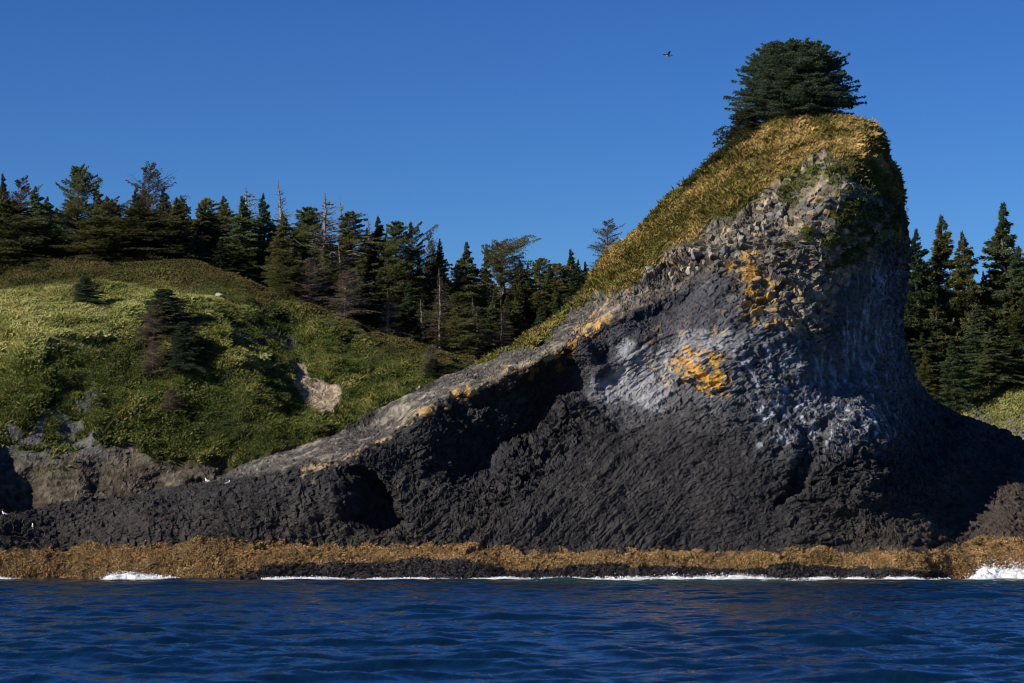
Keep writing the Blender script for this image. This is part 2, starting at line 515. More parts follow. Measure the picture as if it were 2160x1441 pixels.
# thin columns sweeping down to the base
fan = fbm(np.stack([ang * 16.0 + w2[:, 0] * 0.6, rad * 0.10, by * 0.2], 1), 4, 68) * ss(7, 16, rad)
slz = 11.3 + 0.45 * (bx + 20)
mm_ = np.clip(0.5 + (slz - bz) * 0.035, 0.45, 1.0)
crs = bz - mm_ * bx; alg = bx + mm_ * bz
swl = fbm(np.stack([crs * 0.85 + w2[:, 0] * 0.5, alg * 0.10, by * 0.15], 1), 4, 65) + 0.45 * fbm(np.stack([crs * 2.6 + w2[:, 1], alg * 0.28, by * 0.3], 1), 3, 66)
swr = fbm(np.stack([(bz + 0.22 * bx - 0.006 * (bx - 24) ** 2) * 1.5 + w2[:, 0] * 0.5, bx * 0.18, by * 0.15], 1), 4, 64)
calm = ss(-0.25, 0.25, fbm(P0 * 0.13, 3, 69))            # smoother and rougher stretches of the face
disp = lump * 0.6 + grit * 0.03
disp += z_rub * (dA * 0.34 + dE * 0.22 * calm + dB * 0.24 - cB * 0.06 + dC * 0.06) * (0.6 + 0.5 * calm)
disp += z_mid * (swl * 0.18 + (dF * 0.30 + dB * 0.12 + dA * 0.12) * (0.30 + 0.85 * calm) + dC * 0.05 + rib * 0.25 + fan * 0.25)
fine = poly(wu, wvv, [(960, 1150), (1100, 1010), (1260, 900), (1420, 860), (1600, 900), (1660, 1150)], 40)
jag = poly(wu, wvv, [(1010, 1030), (1090, 950), (1180, 830), (1250, 820), (1280, 900), (1200, 980), (1100, 1060), (1000, 1090)], 14)
stair = poly(wu, wvv, [(1620, 1150), (1680, 1010), (1720, 890), (1900, 920), (1930, 1040), (1840, 1100), (1760, 1160)], 25)
disp += z_low * (1 - z_led) * ((1 - z_left) * (dB * 0.12 * (1 - fine) + dC * 0.055 + grit * 0.05 + swl * 0.33 * ss(1600, 1350, U) + swr * 0.38 * ss(1620, 1720, U) + dF * 0.07 + fan * (0.12 + 0.25 * (1 - fine)))
                               + z_left * (dD * 0.17 + dB * 0.05 + dC * 0.05 + rib * 0.35 + swl * 0.25))
disp += jag * (dE * 0.45 + dB * 0.15 + rib * 0.4) + stair * (1 - z_led) * (dS * 0.26 * ss(1080, 1000, V_) + dA * 0.12)
disp += z_slab * (dE * 0.06 + dC * 0.05 + rib * 0.30)
disp += z_led * (dB * 0.05 + dE * 0.05 + dC * 0.06 + lump * 0.1)
disp += z_grass * (fbm(P0 * 1.1, 3, 71) * 0.25)
PD = P0 + N0 * disp[:, None]
cs.P = PD.reshape(cs.nr, cs.nc, 3)
cs.N = N0.reshape(cs.nr, cs.nc, 3)
# colours (albedo)
n1 = fbm(P0 * 0.5, 4, 81); n2 = fbm(P0 * 1.6, 4, 83); n3 = fbm(P0 * 0.18, 3, 85)
col = np.tile(np.array([[0.0205, 0.019, 0.0205]]), (U.size, 1))
col = mixc(col, (0.036, 0.032, 0.030), ss(0.0, 0.5, n1) * 0.7)
col = mixc(col, (0.032, 0.026, 0.021), ss(1250, 900, U) * ss(1000, 1120, V_) * 0.6)
col = mixc(col, (0.042, 0.032, 0.025), np.clip(ss(1940, 1990, U) * ss(960, 1010, V_) + 0.6 * ss(1620, 1800, U) * ss(1040, 1120, V_), 0, 1))
col = mixc(col, (0.105, 0.106, 0.115), z_mid * (0.75 + 0.25 * n1))
zl = poly(wu, wvv, [(1240, 800), (1330, 735), (1420, 715), (1540, 690), (1560, 740), (1440, 800), (1380, 860), (1300, 840)], 22)
col = mixc(col, (0.27, 0.27, 0.28), ss(0.25, 0.75, zl + 0.45 * n2 + 0.18 * rF) * np.clip(zl * 3, 0, 1) * 0.65)
zw = poly(wu, wvv, [(1560, 640), (1650, 690), (1780, 560), (1900, 520), (1910, 800), (1900, 900), (1840, 940), (1680, 960), (1590, 880), (1540, 780)], 40)
strk = fbm(np.stack([bx * 2.6, by * 2.6, bz * 0.22], 1), 4, 87)
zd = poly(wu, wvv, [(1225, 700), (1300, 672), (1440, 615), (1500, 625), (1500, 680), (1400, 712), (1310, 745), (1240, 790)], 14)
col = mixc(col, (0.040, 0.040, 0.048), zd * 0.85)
col = mixc(col, (0.34, 0.36, 0.42), zw * ss(0.0, 0.5, strk + 0.25 * n2) * 0.6)
zw2 = poly(wu, wvv, [(1580, 850), (1700, 840), (1830, 880), (1890, 905), (1880, 930), (1780, 930), (1660, 960), (1610, 920)], 18)
col = mixc(col, (0.55, 0.57, 0.60), zw2 * ss(0.05, 0.45, strk) * 0.5)
col = mixc(col, (0.180, 0.152, 0.116), z_rub * (0.8 + 0.2 * n1))
col = mixc(col, (0.105, 0.098, 0.092), z_rub * ss(0.0, 0.5, rA) * 0.7)
col = mixc(col, (0.36, 0.285, 0.185), z_rub * ss(0.25, 0.85, rB) * 0.55)
# slab strip along the left ridge
col = mixc(col, (0.070, 0.062, 0.055), z_slab)
col = mixc(col, (0.25, 0.215, 0.165), z_slab * 0.8 * ss(0.05, 0.40, fbm(np.stack([bx * 0.6 - bz * 0.9, by, bx * 0.25 + bz * 0.3], 1), 4, 91)) * 0.85)
n5 = fbm(P0 * 4.0, 3, 93)
col = mixc(col, (0.34, 0.30, 0.24), z_slab * ss(0.26, 0.46, n5 + 0.3 * n2) * 0.5)
lip = poly(wu, wvv, [(640, 992), (745, 940), (850, 886), (930, 846), (1010, 808), (1100, 764), (1200, 706), (1290, 645), (1300, 662), (1205, 728), (1105, 786), (1015, 832), (935, 868), (855, 908), (750, 960), (645, 1004)], 5)
col = mixc(col, (0.36, 0.27, 0.14), lip * ss(-0.05, 0.3, n2) * 0.85)
col *= (1 + 0.22 * rB + 0.12 * rC)[:, None]
# orange lichen
n4 = fbm(P0 * 3.6, 3, 89)
zo = poly(wu, wvv, [(1525, 560), (1560, 535), (1600, 525), (1622, 560), (1625, 640), (1595, 668), (1570, 640), (1545, 590)], 24)
zo2 = poly(wu, wvv, [(1425, 730), (1480, 738), (1540, 765), (1540, 800), (1512, 840), (1470, 820), (1430, 775)], 22)
zo3 = poly(wu, wvv, [(860, 900), (930, 850), (1010, 815), (1100, 770), (1200, 715), (1300, 640), (1400, 600), (1480, 600), (1400, 650), (1300, 680), (1210, 740), (1120, 795), (1030, 835), (930, 870)], 8)
zo4 = poly(wu, wvv, [(1400, 700), (1660, 600), (1720, 660), (1690, 720), (1560, 700), (1420, 810), (1370, 820)], 30)
pat = ss(0.02, 0.22, n2 + 0.35 * rB + 0.3 * n4)
org = np.clip(np.clip(zo * 5, 0, 1) * ss(0.56, 0.76, 0.72 * zo + 0.5 * n2 + 0.20 * rB + 0.85 * n4) + np.clip(zo2 * 5, 0, 1) * ss(0.58, 0.78, 0.70 * zo2 + 0.5 * n2 + 0.22 * rE + 0.85 * n4) + zo3 * pat * ss(-0.25, 0.2, n3 + 0.6 * n1) * 0.6 + zo4 * ss(0.3, 0.5, n2 + 0.3 * rB + 0.4 * n4) * 0.7 + z_rub * ss(0.34, 0.55, n2 + 0.3 * rB + 0.4 * n4) * 0.5, 0, 1)
oc = np.array([0.46, 0.245, 0.030])[None] * (1 + 0.3 * n1)[:, None]
col = col * (1 - org[:, None] * 0.93) + oc * org[:, None] * 0.93
# turf
gn = np.clip(z_grass + poly(wu, wvv, [(1640, 400), (1700, 350), (1830, 320), (1905, 360), (1915, 520), (1840, 520), (1800, 600), (1700, 600), (1650, 520)], 20) * ss(0.02, 0.18, n1 + 0.7 * n2), 0, 1)
gc = np.array([0.085, 0.085, 0.022])[None] * (1 + 0.4 * n1)[:, None]
col = col * (1 - gn[:, None]) + gc * gn[:, None]
# weed and mussel bands
TB = np.interp(U, [0, 250, 300, 700, 900, 1100, 1400, 1900, 2000, 2050, 2160], [1153, 1150, 1140, 1146, 1146, 1158, 1160, 1163, 1156, 1135, 1138]) + n2 * 14 + n1 * 14
BB = np.interp(U, [0, 500, 530, 650, 720, 850, 950, 1100, 1180, 1300, 1600, 1650, 1700, 1990, 2030, 2160], [1230, 1225, 1202, 1186, 1190, 1178, 1182, 1200, 1197, 1190, 1202, 1187, 1192, 1206, 1230, 1230]) + n2 * 6 + n1 * 7
band = ss(-2, 3, V_ - TB) * ss(-2, 3, BB - V_)
mus = ss(-2, 3, V_ - BB)
col = mixc(col, (0.11, 0.065, 0.026), band * 0.9)
col = mixc(col, (0.030, 0.024, 0.026), mus)
cs.band = band.reshape(cs.nr, cs.nc); cs.grass = gn.reshape(cs.nr, cs.nc); cs.mus = mus.reshape(cs.nr, cs.nc)
cs.zg = z_grass.reshape(cs.nr, cs.nc); cs.n1 = n1.reshape(cs.nr, cs.nc)
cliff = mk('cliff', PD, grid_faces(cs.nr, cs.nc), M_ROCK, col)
tag(cliff, 'dark basalt headland rising to a tall blunt rock stack with orange lichen', 'cliff', kind='structure')

# ------------------------------------------------------------------ the green hill behind on the left
HS = [(-900, 690, -900), (-500, 620, -500), (-200, 590, -200), (0, 573, 0), (100, 550, 100), (200, 541, 200), (290, 536, 290), (420, 560, 420),
      (600, 612, 600), (760, 682, 760), (850, 706, 850), (930, 735, 930), (990, 757, 990), (1060, 800, 1060), (1200, 880, 1200)]
HD = [(-900, 1120, 258), (-400, 1120, 256), (0, 1120, 253), (300, 1120, 253.5), (600, 1120, 253), (900, 1120, 254), (1200, 1120, 256),
      (0, 1050, 256), (-400, 900, 268), (-400, 620, 300), (0, 980, 258.5), (0, 900, 262), (0, 800, 266.5), (0, 700, 276), (0, 620, 288), (0, 573, 300),
      (130, 900, 262.5), (130, 800, 265.5), (150, 720, 270), (230, 900, 261.5), (230, 780, 269),
      (300, 1040, 256.5), (300, 960, 259.5), (300, 880, 263.5), (330, 800, 267), (300, 700, 274), (290, 620, 285), (290, 536, 302),
      (450, 960, 260), (450, 880, 263), (450, 800, 267), (420, 720, 269.5), (420, 640, 283), (420, 560, 299),
      (560, 850, 263), (510, 755, 268), (585, 800, 269.2), (650, 885, 263), (540, 680, 281), (620, 735, 280), (600, 612, 296),
      (640, 900, 262.5), (635, 805, 271.5), (690, 805, 272.0), (700, 850, 268.0), (640, 850, 268.5), (680, 740, 276), (760, 682, 291), (760, 860, 265),
      (850, 830, 266), (850, 760, 275), (850, 706, 288), (950, 780, 270), (990, 757, 280), (1200, 880, 275)]
_hd = rbf(HD, 0.01)


def hill_depth(u, v):
    sh = u.shape
    q = np.stack([u.ravel() / 38, v.ravel() / 38, np.zeros(u.size)], 1)
    du = (vnoise(q, 13) * 22 + vnoise(q * 2.6, 14) * 14).reshape(sh); dv = (vnoise(q, 15) * 22 + vnoise(q * 2.6, 16) * 14).reshape(sh)
    Y = _hd(u, v)
    Y = Y + 1.7 * poly(u + du, v + dv, [(95, 722), (160, 712), (238, 720), (240, 800), (225, 850), (160, 860), (110, 850), (85, 780)], 10)
    Y = Y + 1.5 * poly(u + du, v + dv, [(480, 690), (560, 650), (640, 700), (650, 770), (600, 790), (530, 750)], 14)
    return Y + (vnoise(q * 0.7, 17) * 0.9).reshape(sh) * ss(560, 640, v)


hl = make_sheet(HS, 1120.0, 3.2, 240, hill_depth, 60.0, 16)
U2 = hl.u.ravel(); V2 = hl.v.ravel()
H0 = hl.P.reshape(-1, 3).astype(f32)
# the back of the hill runs on as a plateau under the wood
bk = hl.P[hl.front:]
kb = np.linspace(0, 1, 17)[1:, None]
bk[..., 2] = hl.P[hl.front - 1][None, :, 2] - 10 * kb ** 1.5 - 0.4
hl.P[hl.front:] = bk
H0 = hl.P.reshape(-1, 3).astype(f32)
HN = normals(hl.P).reshape(-1, 3)
wv2 = np.stack([U2 / 55, V2 / 55, np.zeros(U2.size)], 1)
hu = U2 + vnoise(wv2, 121) * 24 + vnoise(wv2 * 3, 122) * 10
hv = V2 + vnoise(wv2, 123) * 24 + vnoise(wv2 * 3, 124) * 10
h_rock = np.clip(poly(hu, hv, [(-900, 1120), (-900, 900), (0, 915), (60, 895), (110, 865), (190, 865), (225, 925), (290, 958), (380, 968), (470, 972), (520, 980), (600, 962), (680, 930), (760, 940), (760, 1120)], 9)
                 + poly(hu, hv, [(612, 785), (660, 780), (700, 800), (712, 850), (680, 862), (640, 850), (612, 815)], 7), 0, 1)
h_patch = poly(hu, hv, [(480, 640), (560, 640), (650, 700), (640, 790), (560, 780), (500, 720)], 25)
hn1 = fbm(H0 * 0.4, 4, 131); hn2 = fbm(H0 * 1.4, 3, 133)
bA, bC, bR = blocks(H0 * np.array([1, 1, 1.0]) + 0.4 * hn1[:, None], (0.9, 0.9, 0.7), 141)
bD, bDc, bDr = blocks(np.stack([H0[:, 0] + 0.5 * H0[:, 2], H0[:, 1], H0[:, 2] * 0.45 - 0.2 * H0[:, 0]], 1), (0.36, 0.4, 0.30), 151)
h_patch = h_patch * ss(0.0, 0.2, hn1 + 0.3 * hn2)
h_cl = poly(hu, hv, [(95, 715), (230, 720), (235, 840), (200, 870), (110, 860), (80, 780)], 15) * ss(0.05, 0.25, hn1 + 0.3 * hn2)
bare = np.clip(h_rock + h_patch * 0.9 + h_cl * 0.8, 0, 1)
hd = fbm(H0 * 0.12, 3, 161) * 1.2 * (1 - h_rock) + fbm(H0 * 0.75, 3, 163) * 0.55 * (1 - h_rock) * ss(590, 720, V2) + hn1 * 0.45 * (1 - 0.6 * h_rock) + bare * (bD * 0.05 + 0.16 * fbm(np.stack([H0[:, 0] * 0.5 + H0[:, 2] * 1.6, H0[:, 1] * 0.5, H0[:, 2] * 2.2 - H0[:, 0] * 0.8], 1), 4, 157))
hd[(U2.reshape(hl.nr, hl.nc)).ravel() > 1e9] = 0
HP = H0 + HN * hd[:, None]
hl.P = HP.reshape(hl.nr, hl.nc, 3); hl.N = HN.reshape(hl.nr, hl.nc, 3)
hcol = np.array([0.045, 0.048, 0.014])[None] * (1 + 0.4 * hn1)[:, None]
rk = np.array([0.084, 0.070, 0.054])[None] * (1 + 0.35 * bDr + 0.3 * hn1)[:, None]
strat = fbm(np.stack([H0[:, 0] * 0.5 + H0[:, 2] * 1.6, H0[:, 1] * 0.5, H0[:, 2] * 2.2 - H0[:, 0] * 0.8], 1), 4, 157)
rk = rk * (1 + 0.9 * strat)[:, None]
rk = mixc(rk, (0.115, 0.108, 0.112), ss(280, 200, U2) * ss(1000, 930, V2) * 0.9)
rk = mixc(rk, (0.32, 0.25, 0.18), poly(hu, hv, [(600, 775), (660, 770), (720, 800), (725, 870), (640, 870)], 10))
rk = mixc(rk, (0.085, 0.085, 0.095), np.clip(h_patch + h_cl, 0, 1) * 0.8)
hcol = hcol * (1 - bare[:, None]) + rk * bare[:, None]
tuft = h_rock * ss(1030, 900, V2) * ss(0.0, 0.22, fbm(H0 * 0.8, 3, 171)) * ss(330, 200, U2)
hcol = mixc(hcol, (0.075, 0.095, 0.018), tuft)
hl.bare = np.clip(bare - tuft, 0, 1).reshape(hl.nr, hl.nc)
hl.tuft = tuft.reshape(hl.nr, hl.nc)
hill = mk('hill', HP, grid_faces(hl.nr, hl.nc), M_SOIL, hcol)
tag(hill, 'grassy green hill with a bare grey rock foot behind the dark headland', 'hill', kind='structure')

# ------------------------------------------------------------------ wooded hillside further back
GP = []
for uu, rows in ((-1200, ((270, 700), (300, 620), (340, 575), (420, 545), (600, 560))), (0, ((270, 700), (300, 600), (340, 562), (420, 545), (600, 560))),
                 (300, ((270, 690), (302, 552), (340, 545), (420, 535), (600, 555))), (600, ((270, 730), (300, 622), (340, 595), (420, 565), (600, 570))),
                 (800, ((270, 790), (300, 700), (340, 645), (420, 595), (600, 590))), (1000, ((270, 850), (300, 755), (340, 695), (420, 630), (600, 610))),
                 (1200, ((270, 880), (300, 755), (340, 695), (420, 640), (600, 615))), (1500, ((270, 920), (300, 800), (340, 740), (420, 660), (600, 620))),
                 (1900, ((270, 1020), (300, 890), (320, 810), (350, 730), (420, 650), (600, 620))), (2080, ((270, 1030), (296, 905), (310, 815), (350, 740), (420, 650), (600, 620))),
                 (2160, ((270, 1020), (293, 900), (306, 808), (350, 735), (420, 650), (600, 620))), (2600, ((270, 1020), (300, 900), (320, 810), (350, 740), (420, 650), (600, 620))), (3400, ((270, 1050), (300, 920), (340, 800), (420, 700), (600, 660)))):
    for yy, vv in rows:
        GP.append((uu, yy * 5, vv))
_gp = rbf(GP, 0.3)


def ground_v(u, Y):
    u = np.asarray(u, float); Y = np.asarray(Y, float)
    ridge = np.interp(u, [-1200, 0, 290, 600, 760, 850, 990, 1060], [300, 300, 302, 296, 291, 288, 280, 268])
    return _gp(u, Y * 5) + np.clip(ridge - 1 - Y, 0, 40) * 22 + 6 * ss(1000, 900, u)


gu = np.concatenate([np.linspace(-1200, 1850, 90), np.linspace(1860, 2240, 150), np.linspace(2260, 3400, 30)])
gy = np.concatenate([np.linspace(268, 320, 110), np.linspace(322, 600, 60)])
GU, GY = np.meshgrid(gu, gy)
gs = Sheet()
gs.P = at(GU, ground_v(GU, GY), GY)
gs.u = GU; gs.v = ground_v(GU, GY); gs.front = len(gy); gs.nr, gs.nc = GU.shape
G0 = gs.P.reshape(-1, 3).astype(f32)
gn1 = fbm(G0 * 0.4, 4, 181)
gs.N = normals(gs.P)
gbl, gbc, gbr = blocks(G0, (0.8, 0.8, 0.5), 191)
gu_, gv_ = GU.ravel(), gs.v.ravel()
grk = (0.75 + 0.25 * ss(-0.1, 0.1, gn1)) * ss(862, 895, gv_ + gn1 * 45) * ss(2010, 2060, gu_)
G1 = G0 + gs.N.reshape(-1, 3) * (gn1 * 0.4 + grk * (gbl * 0.18 - gbc * 0.1))[:, None]
gs.P = G1.reshape(gs.nr, gs.nc, 3)
gcol = np.array([0.040, 0.045, 0.014])[None] * (1 + 0.3 * gn1)[:, None]
gcol = mixc(gcol, (0.14, 0.155, 0.025), ss(800, 815, gv_ + gn1 * 10) * ss(1960, 2000, gu_))
gcol = mixc(gcol, (0.15, 0.135, 0.12), grk)
gs.green = (ss(795, 815, gv_) * ss(1960, 1990, gu_) * (1 - grk)).reshape(gs.nr, gs.nc)
hillside = mk('hillside', G1, grid_faces(gs.nr, gs.nc), M_SOIL, gcol)
tag(hillside, 'dark wooded hillside rising behind the headland and the stack', 'hillside', kind='structure')

# ------------------------------------------------------------------ the sea
rng = np.random.default_rng(7)
rows = [26.0]
while rows[-1] < 262:
    rows.append(rows[-1] + 0.085 + 0.0012 * rows[-1])
rows = np.array(rows)
ncol = 800
WX = np.linspace(-1, 1, ncol)[None] * (rows[:, None] * 0.27 + 3)
WY = np.repeat(rows[:, None], ncol, 1)
WZ = np.zeros_like(WX); DX = np.zeros_like(WX); DY = np.zeros_like(WX)
for k in range(70):
    lam = 0.6 * (7.0 / 0.6) ** (rng.random() ** 1.3)
    th = math.radians(-70) + rng.normal() * 0.62
    dx, dy = math.cos(th), math.sin(th)
    kk = 2 * math.pi / lam
    a = 0.0064 * lam ** 0.72 * (0.6 + 0.8 * rng.random())
    fade = np.clip(1.4 - 0.085 * 0 - (0.085 + 0.0012 * WY) * 3.2 / lam, 0.0, 1)
    ph = kk * (dx * WX + dy * WY) + rng.random() * 6.28
    WZ += a * fade * np.cos(ph)
    DX -= 0.5 * a * dx * fade * np.sin(ph); DY -= 0.5 * a * dy * fade * np.sin(ph)
gust = fbm(np.stack([WX.ravel() * 0.08, WY.ravel() * 0.05, np.zeros(WX.size)], 1), 3, 201).reshape(WX.shape)
WZ *= 1 + 0.45 * gust
WP = np.stack([WX + DX, WY + DY, WZ], -1)
WN = WP.reshape(-1, 3)
uu = UC + WN[:, 0] * FPX / WN[:, 1]
wc = np.tile(np.array([[0.0024, 0.0160, 0.042]]), (len(WN), 1))
tn = fbm(WN * np.array([0.25, 0.12, 0.1]), 3, 211)
teal = ss(196, 225, WN[:, 1] + tn * 14) * np.interp(uu, [900, 1150, 1300, 1600, 1750, 1950, 2040, 2160], [0, 0.5, 1, 0.9, 0.2, 0.1, 0.8, 1])
wc = mixc(wc, (0.02, 0.085, 0.085), teal * 0.9)
Fw = grid_faces(len(rows), ncol)
# the same sheet runs on to the horizon, just under the troughs
q = 12000.0
far = np.array([(-q, -q, -0.45), (q, -q, -0.45), (q, q, -0.45), (-q, q, -0.45)])
nW = len(WN)
wc = np.concatenate([wc, np.tile(np.array([[0.0024, 0.0160, 0.042]]), (4, 1))])
water = mk('water', np.concatenate([WN, far]), np.concatenate([Fw, [[nW, nW + 1, nW + 2, nW + 3]]]), M_SEA, wc, smooth=True)
tag(water, 'deep blue choppy sea in front of the headland', 'water', kind='structure')

# ------------------------------------------------------------------ white water along the shore
def foam(us, v0, v1, Y0, Y1, hgt, thr, seed, name='sea_foam'):
    nu = max(8, int((us[1] - us[0]) / 1.6)); ny = 40
    a = np.linspace(us[0], us[1], nu); t = np.linspace(0, 1, ny)
    A, T = np.meshgrid(a, t)
    Y = Y0 + (Y1 - Y0) * T
    X = (A - UC) * Y / FPX
    p = np.stack([X.ravel(), Y.ravel() * 0.6, np.zeros(X.size)], 1)
    nz = (fbm(p * 0.55, 5, seed, 0.6)).reshape(A.shape)
    e = np.minimum(ss(0, 0.18, (A - us[0]) / (us[1] - us[0])), ss(1, 0.82, (A - us[0]) / (us[1] - us[0])))
    s_ = np.sin(np.pi * np.clip(T, 0, 1)) ** 0.7
    m = nz + (s_ * e - 1) * 0.75 - thr
    n9 = fbm(p * 2.4, 4, seed + 5).reshape(A.shape)
    n8 = vnoise(p * 0.22, seed + 9).reshape(A.shape)
    zz = 0.05 + hgt * ss(0, 0.8, m + 0.05) * (0.5 + 0.25 * n9 + 0.55 * n8) * s_
    return X, Y, zz, m, nu, ny


FV, FF, FC = [], [], []
base = 0
rng = np.random.default_rng(17)
for (us, Y0, Y1, hgt, thr, sd, drops) in (((205, 395), 232.0, 237.4, 0.75, -0.50, 1, 900), ((-40, 130), 234.5, 237, 0.22, -0.10, 2, 150), ((440, 2040), 235.2, 236.7, 0.18, -0.42, 11, 1500), ((480, 990), 231, 236.4, 0.32, -0.30, 3, 1400), ((950, 1260), 229, 235.8, 0.25, -0.20, 4, 500),
                                   ((1160, 1680), 229, 235.8, 0.8, -0.43, 5, 1500), ((1060, 1520), 221, 230, 0.22, -0.02, 6, 100), ((1640, 2050), 231, 236.0, 0.25, -0.20, 7, 500), ((2030, 2330), 231, 240.0, 1.7, -0.62, 8, 2600), ((1380, 1780), 223, 231, 0.2, 0.0, 9, 100)):
    X, Y, zz, mm, nu, ny = foam(us, 0, 0, Y0, Y1, hgt, thr, sd * 13)
    G = grid_faces(ny, nu)
    gk = mm.ravel()[G].mean(1)
    keep = gk > 0
    pts = np.stack([X, Y, zz], -1).reshape(-1, 3)
    FV.append(pts); FF.append(G[keep] + base)
    k = np.clip(mm.ravel() * 2.5 + 0.15, 0, 1)[:, None]
    FC.append(np.array([[0.25, 0.42, 0.45]]) * (1 - k) + np.array([[0.80, 0.82, 0.82]]) * k)
    base += X.size
    # flecks of spray thrown up from the crest
    gi = G[gk > 0.12]
    if len(gi):
        q_ = pts[gi[rng.integers(0, len(gi), drops)]].mean(1)
        q_ += rng.normal(size=q_.shape) * np.array([0.15, 0.1, 0]) + np.array([0, 0, 1.0]) * (np.abs(rng.normal(size=drops)) * (0.06 + 0.16 * hgt) * (0.4 + q_[:, 2]))[:, None]
        lv = leaves(q_, rng.normal(size=q_.shape), 0.04 + 0.10 * rng.random(drops), 0.04 + 0.08 * rng.random(drops), rng, np.full((drops, 3), 0.82))
        FV.append(lv[0]); FF.append(lv[1] + base); FC.append(lv[2]); base += len(lv[0])
fo = mk('sea_foam', np.concatenate(FV), np.concatenate(FF), M_FOAM, np.concatenate(FC), smooth=True)
tag(fo, 'white surf breaking along the foot of the rocks', 'foam', kind='stuff')

# ------------------------------------------------------------------ seaweed on the ledge
rng = np.random.default_rng(11)
inframe = ((cs.u > -60) & (cs.u < 2220))
wb = cs.band * inframe * (0.12 + 0.88 * ss(-0.35, 0.05, fbm(cs.P.reshape(-1, 3) * np.array([0.9, 0.9, 1.6]), 4, 225).reshape(cs.nr, cs.nc) + 0.1))
p, n, u_, v_ = scatter(cs, wb, 170000, rng)
d = np.array([0.1, -0.35, -0.9]) + rng.normal(size=p.shape) * 0.5
nn = fbm(p * 1.2, 3, 221)
base_c = np.array([0.46, 0.285, 0.112])[None] * (0.75 + 0.5 * rng.random(len(p)) + 0.5 * nn)[:, None]
dk = (rng.random(len(p)) < 0.25 + 0.25 * ss(600, 300, u_))[:, None]
base_c = np.where(dk, np.array([[0.11, 0.062, 0.02]]), base_c)
Vv, Ff, Cc = leaves(p + n * 0.02, d, 0.05 + 0.11 * rng.random(len(p)), 0.04 + 0.05 * rng.random(len(p)), rng, base_c)
p, n, u_, v_ = scatter(cs, cs.mus * inframe, 26000, rng)
d = n + rng.normal(size=p.shape) * 0.8
c2 = np.array([0.028, 0.022, 0.024])[None] * (0.5 + 1.2 * rng.random(len(p)))[:, None]
c2[rng.random(len(p)) < 0.02] = (0.20, 0.19, 0.18)
V3, F3, C3 = leaves(p, d, 0.06 + 0.12 * rng.random(len(p)), 0.05 + 0.06 * rng.random(len(p)), rng, c2)
sw = mk('seaweed', Vv, Ff, M_WEED, Cc)
tag(sw, 'golden brown rockweed covering the ledge above the waterline', 'seaweed', kind='stuff')
ms = mk('mussels', V3, F3, M_WEED, C3)
tag(ms, 'dark band of mussels under the rockweed at the waterline', 'mussels', kind='stuff')

# ------------------------------------------------------------------ grass and undergrowth
def grass_cols(p, u, v, rng, pal, sc=0.25, seed=0):
    nz = fbm(p * sc, 4, seed) * 1.3 + rng.normal(size=len(p)) * 0.22
    t = np.clip(nz * 0.5 + 0.5, 0, 0.999) * (len(pal) - 1)
    i = t.astype(int); f = (t - i)[:, None]
    pal = np.asarray(pal)
    return pal[i] * (1 - f) + pal[i + 1] * f


rng = np.random.default_rng(23)
p, n, u_, v_ = scatter(cs, np.clip(cs.zg, 0, 1) ** 2 * inframe, 240000, rng)
pb, nb, ub, vb = scatter(cs, cs.zg * inframe * (np.arange(cs.nr)[:, None] < cs.front + 6), 200, rng)
# the turf just behind the skyline too
wback = np.zeros((cs.nr, cs.nc)); wback[cs.front - 1:cs.front + 6] = (cs.zg * inframe)[cs.front - 1:cs.front + 6]
p2, n2_, u2, v2 = scatter(cs, wback, 14000, rng, False)
p = np.concatenate([p, p2]); n = np.concatenate([n, n2_]); u_ = np.concatenate([u_, u2]); v_ = np.concatenate([v_, v2])
pal = [(0.035, 0.045, 0.010), (0.085, 0.085, 0.018), (0.20, 0.155, 0.042), (0.32, 0.235, 0.085), (0.42, 0.31, 0.13)]
gcx = grass_cols(p, u_, v_, rng, pal, 0.45, 231)
lowg = ss(1330, 1180, u_)[:, None]
gcx = gcx * np.array([1.22, 1.15, 1.1])
gcx = gcx * (1 - lowg * 0.5) + np.array([[0.13, 0.15, 0.025]]) * lowg * 0.5
h = (0.22 + 0.36 * rng.random(len(p))) * (0.9 + 0.7 * fbm(p * 0.9, 3, 233))
wnd = fbm(p * 0.7, 2, 235)
h = h * np.where(rng.random(len(p)) < 0.08, 1.5, 1.0)
lean = np.stack([0.12 + 0.2 * wnd + 0.4 * rng.normal(size=len(p)), 0.35 * rng.normal(size=len(p)) - 0.1, 0 * h], 1)
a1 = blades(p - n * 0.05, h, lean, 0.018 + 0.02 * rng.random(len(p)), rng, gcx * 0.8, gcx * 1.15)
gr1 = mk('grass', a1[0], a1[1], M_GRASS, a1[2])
tag(gr1, 'dry golden and green grass over the crown and shoulder of the stack', 'grass', kind='stuff')

inf2 = ((hl.u > -40) & (hl.u < 1100))
grassy = (1 - hl.bare) * inf2
p, n, u_, v_ = scatter(hl, np.clip(grassy, 0, 1) ** 2, 460000, rng)
tall = fbm(p * 0.16, 3, 241)
zone_y = 0.75 * ss(0.18, 0.5, fbm(p * 0.33, 3, 247)) * (1 - ss(780, 860, v_)) + poly(u_ + tall * 40, v_ + tall * 30, [(-40, 600), (120, 620), (330, 590), (440, 610), (470, 640), (330, 640), (240, 700), (160, 720), (60, 790), (-40, 800)], 35)
zone_b = ss(75, 20, v_ - np.interp(u_, [0, 290, 420, 600, 760, 850, 990], [573, 536, 560, 612, 682, 706, 757]) + tall * 25)
palG = [(0.014, 0.022, 0.005), (0.032, 0.042, 0.009), (0.070, 0.078, 0.016), (0.135, 0.135, 0.030), (0.22, 0.19, 0.06)]
palY = [(0.045, 0.055, 0.012), (0.14, 0.15, 0.034), (0.23, 0.235, 0.07), (0.31, 0.30, 0.12), (0.28, 0.22, 0.03)]
